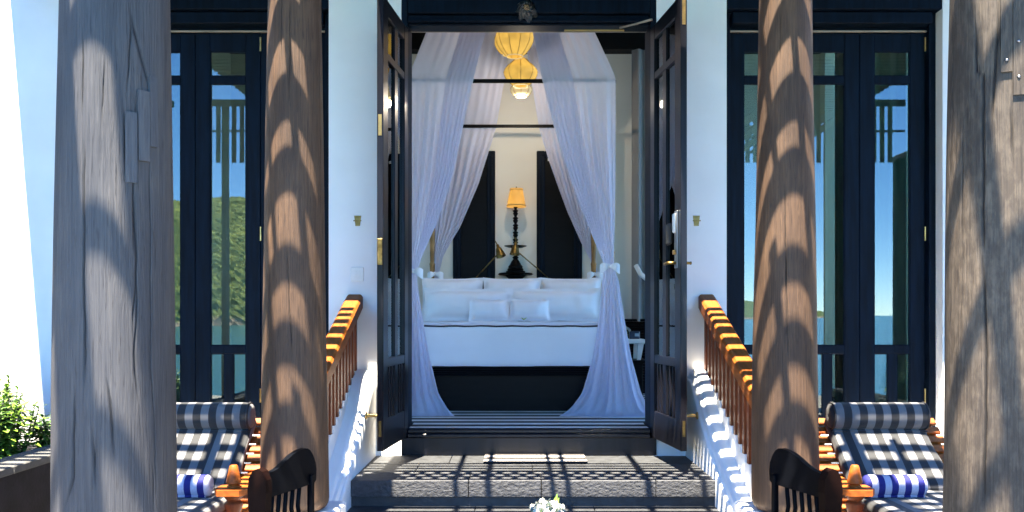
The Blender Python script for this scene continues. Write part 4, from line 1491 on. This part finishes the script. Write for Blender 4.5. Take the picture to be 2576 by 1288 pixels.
def reading_light(bx, by, hx, hy, d, label, tilt):
    b0, h0 = P(bx, by, 10.85), P(hx, hy, d)
    th = Thing('reading_light', b0, label, 'lamp')
    th.part('arm', MB().tube([b0, b0.lerp(h0, .5), h0], .008, 8), 'old_brass', smooth=True)
    mb = MB().lathe([(0.0, .10), (.016, .095), (.02, .06), (.035, .045), (.045, 0), (.06, -.06), (.05, -.058), (.03, 0)], (0, 0, 0), 20)
    M = Matrix.Translation(h0) @ Matrix.Rotation(R(tilt), 4, 'Y') @ Matrix.Rotation(R(-14), 4, 'X')
    mb.v = [tuple(M @ Vector(p)) for p in mb.v]
    th.part('shade', mb, 'old_brass', smooth=True, angle=50)
    mb = MB().tube([(0, 0, .095), (-.01, 0, .15)], .007, 8)
    mb.v = [tuple(M @ Vector(p)) for p in mb.v]
    th.part('switch_stem', mb, 'old_brass')


reading_light(1198, 698, 1257, 634, 10.7, 'brass reading light with bell shade left of the lamp stem', -18)
reading_light(1378, 698, 1296, 628, 10.68, 'brass reading light with bell shade in front of the lamp stem', 6)


def lantern(cx, cy, zc, w, h, label, mat, nrib=10, shape=0, power=8, ring=True):
    th = Thing('silk_lantern', (cx, cy, zc), label, 'lantern', None)
    prof = []
    for i in range(17):
        t = i / 16                             # bottom to top
        if shape == 0:                         # bulb, wide at upper middle
            r = 0.30 + 0.70 * math.sin(PI * min(max((t * 0.92 + .04), 0), 1)) ** 0.8 if t < .62 else 0.30 + .70 * (math.sin(PI * (t * .92 + .04))) ** 1.5
        else:
            r = 0.45 + 0.55 * math.sin(PI * t) ** 0.7
        prof.append((w / 2 * r, zc - h / 2 + h * t))
    nseg = nrib * 6
    sc_ = lambda a: 1 - 0.045 * abs(math.sin(a * nrib / 2)) ** 1.5 if True else 1
    mb = MB()
    vs, fs = [], []
    for r, z in prof:
        for k in range(nseg):
            a = 2 * PI * k / nseg
            rr_ = r * (1 - 0.05 * abs(math.sin(a * nrib / 2)))
            vs.append((cx + rr_ * math.cos(a), cy + rr_ * math.sin(a), z))
    for i in range(len(prof) - 1):
        for k in range(nseg):
            k2 = (k + 1) % nseg
            fs.append((i * nseg + k, i * nseg + k2, (i + 1) * nseg + k2, (i + 1) * nseg + k))
    mb.add(vs, fs)
    th.part('silk', mb, mat, smooth=True)
    for k in range(nrib):
        a = 2 * PI * k / nrib
        th.part('rib', MB().tube([(cx + (r + .001) * math.cos(a), cy + (r + .001) * math.sin(a), z) for r, z in prof[::2]], .0035, 6), 'lantern_rib')
    rb = prof[0][0]
    th.part('bottom_ring', MB().tube([(cx + rb * math.cos(a), cy + rb * math.sin(a), prof[0][1]) for a in np.linspace(0, 2 * PI, 17)], .006, 6), 'silk_pale')
    th.part('cord', MB().tube([(cx, cy, prof[-1][1]), (cx, cy, EYE + 3.745)], .004, 6), 'socket_dark')
    th.part('top_cap', MB().lathe([(prof[-1][0] * .5, 0), (prof[-1][0] * .5, .012), (.01, .02), (.01, .05)], (cx, cy, prof[-1][1]), 12), 'socket_dark')
    if power:
        l = point_light('lantern_bulb', (0, 0, 0), power, (1, .84, .64), r=.05)
        l.parent = th.e
        l.location = (0, 0, -h / 2 - .04)


S = lambda D: 2262 / D
p = P(1295, 92, 9.45)
lantern(p.x, p.y, p.z, .40, .42, 'large amber silk lantern hanging topmost under the bed canopy', 'silk_lantern', 10, 0, 0)
p = P(1289, 104, 9.85)
lantern(p.x - .03, p.y, p.z, .33, .30, 'amber silk lantern half hidden behind the topmost lantern', 'silk_lantern', 10, 1, 0)
p = P(1310, 182, 9.6)
lantern(p.x, p.y, p.z, .36, .29, 'amber pear shaped silk lantern crossing the bed canopy bar', 'silk_lantern', 8, 0, 0)
p = P(1311, 226, 9.9)
lantern(p.x, p.y, p.z, .235, .15, 'small pale silk lantern hanging lowest above the bed', 'silk_pale', 8, 1, 3.0)

# headboard louvre panels either side of the bed
for xa, xb, wd in ((1.12, 2.4, 'right'), (-2.4, -1.18, 'left')):
    th = Thing('louvre_panel', ((xa + xb) / 2, 10.97, FLOOR), 'dark slatted low wall panel %s of the bed' % wd, 'panel')
    z = EYE - 0.075
    th.part('cap', MB().box((xa - .02, 10.84, z), (xb + .02, 11.1, z + .03), .008), 'dark_wood')
    src = None
    zz = z - .012
    k = 0
    while zz > FLOOR + .16:
        if src is None:
            src = th.part('slat', MB().box((xa, 10.905, zz - .019), (xb, 10.95, zz), .002), 'lacquer_edge')
        else:
            copypart(src, th.e, (0, 0, -k * .0335))
        k += 1
        zz -= .0335
    th.part('backing', MB().box((xa, 10.96, FLOOR + .013), (xb, 11.0, z - .002)), 'dark_wood')

# side table with flowers and clock
st = Thing('side_table', (1.18, 9.9, FLOOR), 'white side table with splayed legs on a dark base beside the bed', 'table')
zt = EYE - .262
st.part('top', MB().box((1.02, 9.7, zt - .045), (1.39, 10.12, zt), .006), 'white_lacquer')
for sx in (-1, 1):
    for sy in (-1, 1):
        x0, y0 = 1.205 + sx * .135, 9.91 + sy * .15
        mb = MB()
        w0, w1 = .032, .02
        z0, z1 = EYE - .485, zt - .046
        xx = x0 - sx * .02
        mb.v = [(x0 + a * w0, y0 + c * w0, z1) for a in (-1, 1) for c in (-1, 1)] + [(xx + a * w1, y0 + c * w1, z0) for a in (-1, 1) for c in (-1, 1)]
        mb.f = [(0, 1, 3, 2), (4, 6, 7, 5), (0, 4, 5, 1), (2, 3, 7, 6), (0, 2, 6, 4), (1, 5, 7, 3)]
        st.part('leg', mb, 'white_lacquer')
st.part('base', MB().box((1.02, 9.72, FLOOR + .013), (1.36, 10.1, EYE - .52), .004), 'dark_wood')
st.part('shelf', MB().box((1.0, 9.68, EYE - .5195), (1.42, 10.14, EYE - .4855), .006), 'dark_wood')
ck = Thing('clock_box', (1.29, 9.9, zt), 'dark navy box with small screen on the white side table', 'clock')
ck.part('case', MB().box((1.235, 9.86, zt + .002), (1.345, 9.93, zt + .085), .006), 'navy_box')
ck.part('display', MB().box((1.29, 9.856, zt + .03), (1.335, 9.8595, zt + .062)), 'screen')


def bouquet(center, spread, nbl, label, name='flower_bouquet', blossom=0.03, hgt=0.10, seed=0, vase=True):
    rr = random.Random(seed)
    c = Vector(center)
    th = Thing(name, c, label, 'flowers')
    if vase:
        th.part('vase', MB().lathe([(0.0, 0), (.03, 0), (.04, .03), (.028, hgt * .6), (.033, hgt * .7)], c, 16), 'white_lacquer', smooth=True)
    fo = MB()
    for k in range(int(nbl * 1.6)):
        a = rr.uniform(0, 6.28); e = rr.uniform(.05, 1.0)
        leafshape(fo, c + Vector((0, 0, hgt * .7)), Vector((math.cos(a), math.sin(a), e)), Vector((0, 0, 1)), rr.uniform(.8, 1.25) * spread, spread * .22, .35)
    th.part('foliage', fo, 'leaf_bright')
    for k in range(nbl):
        a = k * 2.4; r = spread * .8 * math.sqrt((k + .4) / nbl)
        q = c + Vector((math.cos(a) * r, math.sin(a) * r, hgt * .75 + spread * .75 * (1 - (r / spread) ** 2) + rr.uniform(-.01, .01)))
        out = Vector((math.cos(a) * r, math.sin(a) * r, spread * .5)).normalized()
        if out.cross(Vector((0, 0, 1))).length < .05:
            out = Vector((.1, -.2, 1)).normalized()
        s1 = out.cross(Vector((0, 0, 1))).normalized(); s2 = out.cross(s1)
        mb = MB()
        for ring, (op, ln) in enumerate(((.95, 1.0), (.45, .8))):
            for i in range(6):
                aa = i * PI / 3 + ring * .5 + rr.uniform(-.2, .2)
                dirn = out * (1.05 - op) + (s1 * math.cos(aa) + s2 * math.sin(aa)) * op
                leafshape(mb, q, dirn, out, blossom * ln, blossom * .75, -.35, 4)
        b_ = th.part('blossom', mb, 'petal', smooth=True)
        hb = MB().lathe([(0, -.3 * blossom), (.16 * blossom, -.1 * blossom), (.17 * blossom, .15 * blossom), (0, .3 * blossom)], q + out * blossom * .2, 8)
        th.part('heart', hb, 'petal_green', smooth=True, parent=b_)
    return th


bouquet((1.17, 9.86, zt + .001), .075, 9, 'small white flowers in a vase on the white side table', blossom=.034, hgt=.08, seed=3)

# ------------------------------------------------------------------ things on the white wall
for px, wd in ((900, 'left'), (1752, 'right')):
    c = P(px, 565, WALL - .001)
    th = Thing('brass_tag', c, 'small tapered brass tag on the wall, %s of the doorway' % wd, 'wall tag', None)
    w0, w1 = .030, .020
    th.part('plate', MB().prism([(c.x - w0, c.z + .03), (c.x + w0, c.z + .03), (c.x + w1, c.z - .058), (c.x - w1, c.z - .058)], 'y', WALL - .016, WALL - .002), 'old_brass')
    th.part('crest', MB().lathe([(0.02, 0), (.019, .008), (.012, .012), (0, .013)], (0, 0, 0), 16, 'y'), 'old_brass', smooth=True)
    o = th.e.children[-1]
    o.data.transform(Matrix.Translation(th.b))
    o.data.transform(Matrix.Scale(-1, 4, (0, 1, 0)))
    o.data.transform(Matrix.Translation((0 - th.b.x + 0, 2 * 0 + th.b.y - 0.002, .046 - th.b.z)))
    th.part('scallop', MB().box((c.x - .034, WALL - .02, c.z + .026), (c.x + .034, WALL - .0165, c.z + .036), .002), 'old_brass')
c = P(899, 690, WALL)
th = Thing('light_switch', c, 'square white double switch on the white wall left of the doorway', 'switch')
th.part('plate', MB().box((c.x - .055, WALL - .012, c.z - .06), (c.x + .055, WALL - .001, c.z + .06), .004), 'white_plastic')
th.part('rocker', MB().box((c.x - .024, WALL - .017, c.z - .028), (c.x + .0, WALL - .0125, c.z + .028), .002), 'white_plastic')
th.part('rocker', MB().box((c.x + .002, WALL - .0155, c.z - .028), (c.x + .026, WALL - .0125, c.z + .028), .002), 'white_plastic')


# ------------------------------------------------------------------ loungers
def lounger(cx, D0, label):
    b0 = Vector((cx, D0, 0))
    th = Thing('lounger', b0, label, 'lounger')
    g = lambda x, y, z: b0 + Vector((x, y, z))
    ang = math.atan2(.36, .47)
    bk0 = Vector((0, -.02, .50))
    M = Matrix.Translation(b0 + bk0) @ Matrix.Rotation(ang, 4, 'X')      # local back plane: +y up the back, +z out of it

    def tf(mb, MM):
        mb.v = [tuple(MM @ Vector(p)) for p in mb.v]
        return mb
    # back frame
    for s in (-1, 1):
        th.part('back_rail', tf(MB().box((s * .375 - .045, -.06, -.055), (s * .375 + .045, .70, -.012), .006), M), 'teak')
    for k in range(9):
        y0 = -.02 + k * .081
        th.part('back_slat', tf(MB().box((-.44, y0, -.010), (.44, y0 + .056, .012), .004), M), 'teak')
    # seat frame
    for s in (-1, 1):
        th.part('side_rail', MB().box(g(s * .40 - .025, -1.35, .36), g(s * .40 + .025, .55, .46), .006), 'teak')
    for k in range(14):
        th.part('seat_slat', MB().box(g(-.372, -1.34 + k * .092, .44), g(.372, -1.34 + k * .092 + .06, .463), .004), 'teak')
    for s in (-1, 1):
        th.part('back_leg', MB().box(g(s * .43 - .03, .42, .002), g(s * .43 + .03, .49, .62), .006), 'teak')
        th.part('front_leg', MB().box(g(s * .43 - .03, -1.25, .002), g(s * .43 + .03, -1.18, .36), .006), 'teak')
        # prop behind the back
        th.part('prop', MB().tube([g(s * .33, .44, .38), g(s * .33, .40, .78)], .016, 8), 'teak')
        # arm: long board with wider paddle end
        poly = [(.05 * s + s * .43 - s * .05 - .045, .12), (s * .43 + .045, .12), (s * .43 + .045, -.30), (s * .43 + .085, -.36), (s * .43 + .09, -.47), (s * .43 + .06, -.52),
                (s * .43 - .06, -.52), (s * .43 - .09, -.47), (s * .43 - .085, -.36), (s * .43 - .045, -.30)]
        th.part('arm', MB().prism([(b0.x + x, b0.y + y) for x, y in poly], 'z', .615, .648), 'teak')
        post = [(.052, .10), (.052, .32), (.035, .34), (.055, .38), (.04, .42), (.058, .46), (.058, .475), (.035, .50), (.05, .545), (.05, .56), (.035, .575), (.055, .60), (.055, .614)]
        p_ = th.part('arm_post', MB().lathe(post, g(s * .43, -.42, 0), 20), 'teak_post', smooth=True, angle=40)
        fin = [(.036, .6485), (.036, .655), (.026, .664), (.03, .668), (.040, .672), (.040, .684), (.022, .765), (.018, .77), (0, .771)]
        th.part('finial', MB().lathe(fin, g(s * .43, -.42, 0), 20), 'teak', smooth=True, angle=40)
    # cushions

    def cushion(w, l, t, r=.03, seed=0):
        return soft_box(-w / 2, w / 2, 0, l, 0, t, r, 24, 24, 6, puff=.008, wr=.008, seed=seed)
    mb = tf(cushion(.62, .62, .075, seed=1), M @ Matrix.Translation((0, .01, .013)))
    bc_ = th.part('back_cushion', mb, 'check_cloth', smooth=True)
    mb = cushion(.64, 1.30, .085, seed=2)
    mb.v = [tuple(g(p[0], p[1] - 1.31, p[2] + .465)) for p in mb.v]
    sc2 = th.part('seat_cushion', mb, 'check_cloth', smooth=True)
    # fold at the top of the back cushion, then head roll
    def roll(nm, L, r, c, mat, parent=None, n=32):
        pr = [(0, -L / 2), (r * .6, -L / 2 - .006), (r * .86, -L / 2 + .002), (r * .97, -L / 2 + .02), (r, -L / 2 + .05)] + [(r * (1 + .012 * math.sin(k * 2.1)), -L / 2 + .05 + (L - .1) * k / 10) for k in range(1, 10)] \
            + [(r, L / 2 - .05), (r * .97, L / 2 - .02), (r * .86, L / 2 - .002), (r * .6, L / 2 + .006), (0, L / 2)]
        return th.part(nm, MB().lathe([(a, h) for a, h in pr], c, n, 'x'), mat, smooth=True, parent=parent)
    hr = M @ Vector((0, .565, .013 + .075 + .055))
    roll('head_roll', .62, .086, hr, 'check_cloth')
    for s in (-1, 1):
        ppts = [(hr.x + s * .295, hr.y + .085 * math.cos(a), hr.z + .085 * math.sin(a)) for a in np.linspace(0, 2 * PI, 25)]
        th.part('piping', MB().tube(ppts, .006, 6), 'piping', smooth=True)
    ppts = [tuple(M @ Vector((-.30 + .6 * k / 10, .475, .096))) for k in range(11)]
    th.part('seam', MB().tube(ppts, .005, 6), 'check_cloth')
    return th


def towel(cx, D, z, label):
    L, r = .355, .064
    th = Thing('rolled_towel', (cx, D, z), label, 'towel')
    pr = [(0, -L / 2 + .01), (r * .3, -L / 2), (r * .75, -L / 2 + .002), (r * .95, -L / 2 + .014), (r, -L / 2 + .03)] + [(r * (1 + .015 * math.sin(k * 1.9)), -L / 2 + .03 + (L - .06) * k / 8) for k in range(1, 8)] + \
        [(r, L / 2 - .03), (r * .95, L / 2 - .014), (r * .75, L / 2 - .002), (r * .3, L / 2), (0, L / 2 - .01)]
    th.part('roll', MB().lathe(pr, (cx, D, z), 32, 'x', scal=lambda a: 1 + .02 * math.sin(3 * a)), 'towel_stripe', smooth=True)
    th.part('loose_edge', MB().tube([(cx - L / 2 + .02, D - .035, z - .054), (cx, D - .037, z - .053), (cx + L / 2 - .02, D - .035, z - .054)], .009, 8), 'towel_stripe', smooth=True)


lounger(2.30, 5.40, 'teak lounger with checked cushions and head roll right of the steps')
lounger(-2.00, 5.40, 'teak lounger with checked cushions half hidden by the left column')
towel(2.166, 5.17, .62, 'rolled blue and white striped towel on the right lounger')
towel(-1.935, 5.17, .62, 'rolled blue and white striped towel on the left lounger')


# ------------------------------------------------------------------ dining chairs and table in front
def chair(cx, cy, rz, label, mirror=1):
    th_e = empty('dining_chair', (cx, cy, 0), rz)
    tag(th_e, label, 'chair')

    def part(nm, mb, mat='lacquer', smooth=False, angle=None):
        if mirror < 0:
            mb.v = [(-p[0], p[1], p[2]) for p in mb.v]
        mb.v = [(p[0], -p[1], p[2]) for p in mb.v]
        o = mb.build(nm, mat, th_e, smooth, angle=angle)
        return o
    # local: x across the back, y towards the sitter, back at y=0
    part('seat', MB().box((-.22, .02, .43), (.22, .46, .465), .012))
    for sx in (-1, 1):
        part('leg', MB().box((sx * .2 - .02, .40, .002), (sx * .2 + .02, .44, .43), .005))
        part('leg', MB().box((sx * .2 - .02, -.01, .002), (sx * .2 + .02, .03, .43), .005))
    part('apron', MB().box((-.18, .402, .36), (.18, .43, .43), .003))
    part('stretcher', MB().box((-.18, .0, .15), (.18, .02, .18), .003))
    # paddle shaped stiles, thicker at the shoulder
    for sx in (-1,):
        poly = [(-.022, .43), (-.045, .60), (-.062, .70), (-.066, .765), (-.058, .825), (-.036, .862), (-.008, .873), (.020, .86), (.038, .82), (.042, .76), (.036, .66), (.026, .56), (.02, .43)]
        part('stile', MB().prism([(y + .0, z) for y, z in poly], 'x', -.235, -.19), 'lacquer_edge')
    part('stile', MB().box((.165, -.012, .43), (.195, .018, .78), .005))
    # swept crest board: low at the near stile, rising to a rounded horn
    top = []
    for i in range(25):
        t = i / 24
        x = -.188 + .40 * t
        z = .835 + .088 * (1 / (1 + math.exp(-(t - .52) * 9)))
        if t > .8:
            z -= .085 * ((t - .8) / .2) ** 3
        top.append((x, z))
    bot = [(.216, .80), (.214, .745), (.20, .73), (.0, .722), (-.188, .722)]
    poly = top + bot
    mb = MB()
    n = len(poly)
    yb = lambda x: -.035 * (1 - (x / .22) ** 2)
    vs = [(x, yb(x) - .014, z) for x, z in poly] + [(x, yb(x) + .014, z) for x, z in poly]
    vs += [(x * .985, yb(x) - .020, z * 1.0 - .004) for x, z in poly]
    fs = [tuple(range(2 * n, 3 * n))[::-1], tuple(range(n, 2 * n))]
    for i in range(n):
        j = (i + 1) % n
        fs.append((i, j, n + j, n + i))
        fs.append((2 * n + i, 2 * n + j, j, i))
    mb.add(vs, fs)
    part('crest_rail', mb, 'lacquer', True, 35)
    for k, x in enumerate((-.14, -.085, -.03, .025, .08, .135)):
        part('spindle', MB().tube([(x, -.012, .46), (x, -.045, .62), (x, -.03, .79)], [.012, .011, .011], 10), 'lacquer', True)
    return th_e


chair(-1.134, 4.47, R(68), 'black lacquered chair with swept crest in front of the left inner column', 1)
chair(1.40, 4.47, R(-68), 'black lacquered chair with swept crest in front of the right inner column', -1)
tb_ = Thing('dining_table', (0.14, 3.35, 0), 'round dark dining table in front of the steps', 'table')
tb_.part('top', MB().lathe([(0, .70), (.43, .70), (.45, .712), (.45, .725), (0, .73)], (0.14, 3.35, 0), 40), 'lacquer', smooth=True, angle=30)
tb_.part('pedestal', MB().lathe([(.24, .002), (.24, .03), (.06, .06), (.05, .4), (.07, .64), (.16, .70)], (0.14, 3.35, 0), 24), 'lacquer', smooth=True, angle=30)
fb = P(1378, 1300, 3.55)
bouquet((fb.x, fb.y, .731), .062, 10, 'white flower bouquet on the table in front of the steps', blossom=.038, hgt=.09, seed=8)
mb = MB()
for k, (dx, L) in enumerate(((.02, .10), (.035, .085), (.012, .08))):
    leafshape(mb, Vector((fb.x + .02, fb.y, .815)), Vector((dx, .0, .09)), Vector((0, -1, 0)), L * .8, .016, .1)
o = mb.build('bud_spray', 'leaf_bright')
tgt = [x for x in bpy.data.objects if x.get('label') == 'white flower bouquet on the table in front of the steps'][0]
o.data.transform(Matrix.Translation(-tgt.location)); o.parent = tgt


# ------------------------------------------------------------------ planters and shrubs
def planter(xf, sgn, wd):
    th = Thing('stone_planter', (xf, 6.2, 0), 'dark stone planter wall at the %s edge of the terrace' % wd, 'planter')
    xb = xf + sgn * 2.6
    top = EYE - .93
    th.part('wall', MB().box((xf, 4.2, .002), (xf + sgn * .2, 7.55, top - .05)), 'planter_stone')
    y = 4.2
    k = 0
    while y < 7.5:
        th.part('cap_stone', MB().box((xf - sgn * .02, y + .003, top - .049), (xf + sgn * .24, y + .667, top), .006), 'planter_cap')
        y += .67
    th.part('soil', MB().box((xf + sgn * .201, 4.2, .002), (xb, 7.55, top - .14)), 'planter_stone')


planter(-3.12, -1, 'left')
planter(4.05, 1, 'right')


def shrub(x, y, z, h, w, nst, label, seed, mat='leaf_bright'):
    rr = random.Random(seed)
    th = Thing('shrub', (x, y, z), label, 'shrub')
    st_, f1, f2 = MB(), MB(), MB()
    for k in range(nst):
        a = rr.uniform(0, 6.28); r = w * math.sqrt(rr.random())
        hh = h * rr.uniform(.65, 1.05) * (1 - .25 * r / w)
        p0 = Vector((x + math.cos(a) * r * .35, y + math.sin(a) * r * .35, z))
        p1 = Vector((x + math.cos(a) * r, y + math.sin(a) * r, z + hh))
        mid = p0.lerp(p1, .5) + Vector((math.cos(a), math.sin(a), 0)) * r * .1
        st_.tube([p0, mid, p1], [.008, .006, .003], 5)
        nl = int(hh / .009)
        for i in range(nl):
            t = .12 + .88 * i / nl
            q = (p0.lerp(mid, t * 2) if t < .5 else mid.lerp(p1, t * 2 - 1))
            aa = i * 2.4 + rr.uniform(-.4, .4)
            el = rr.uniform(.05, .75) + (.5 if t > .92 else 0)
            L = rr.uniform(.075, .125) * (1.0 if t < .85 else .75)
            leafshape(f1 if rr.random() < .6 else f2, q, Vector((math.cos(aa), math.sin(aa), el)), Vector((0, 0, 1)), L, L * .30, .4, 3)
    th.part('stems', st_, 'stem')
    th.part('foliage', f1, mat)
    th.part('foliage', f2, 'leaf_dark')


zp = EYE - .93 - .14
shrub(-3.62, 6.35, zp, .58, .24, 24, 'bright green leafy shrub in the planter beside the left column', 31)
shrub(-3.95, 6.75, zp, .66, .26, 26, 'tallest bright green shrub in the planter against the sunlit wall', 32)
shrub(-4.05, 5.98, zp, .50, .24, 24, 'leafy green shrub in an ochre pot at the left picture edge', 33)
shrub(-3.45, 6.72, zp, .42, .2, 16, 'low green shrub half hidden behind the left column', 34)
shrub(4.4, 5.6, zp, .62, .25, 14, 'leafy shrub in the right planter mirrored in the window glass', 35, 'leaf_dark')
pt = P(0, 1000, 6.9)
th = Thing('clay_pot', (-3.98, 6.02, zp), 'ochre clay pot standing in the left planter', 'pot')
th.part('body', MB().lathe([(.0, 0), (.12, 0), (.16, .15), (.17, .2), (.155, .2), (.14, .16), (0, .15)], (-3.98, 5.98, zp + .002), 24), 'terracotta', smooth=True, angle=40)

# ------------------------------------------------------------------ groups for things that repeat
GROUPS = {'timber_column': 'timber columns of the veranda', 'pillow': 'white pillows on the bed', 'bed_drape': 'sheer drapes of the four poster bed',
          'silk_lantern': 'silk lanterns over the bed', 'french_window': 'black glass doors beside the entrance', 'door_leaf': 'open entrance door leaves',
          'stair_parapet': 'white stair side walls', 'stair_railing': 'teak stair railings', 'column_plinth': 'white column plinths', 'door_stop': 'brass door stops',
          'brass_tag': 'brass wall tags', 'lounger': 'loungers on the terrace', 'rolled_towel': 'rolled towels on the loungers', 'dining_chair': 'black chairs in front of the steps',
          'shrub': 'shrubs in the planters', 'reading_light': 'brass reading lights', 'dark_panel_door': 'dark doors on the back wall', 'window_curtain': 'curtains behind the glass doors',
          'louvre_panel': 'slatted panels beside the bed', 'stone_planter': 'stone planters', 'garden_or_shade_wall': 'garden walls', 'flower_bouquet': 'flower bouquets'}
for ob in bpy.data.objects:
    if ob.parent is None and 'label' in ob:
        g = GROUPS.get(ob.name.split('.')[0])
        if g:
            ob['group'] = g
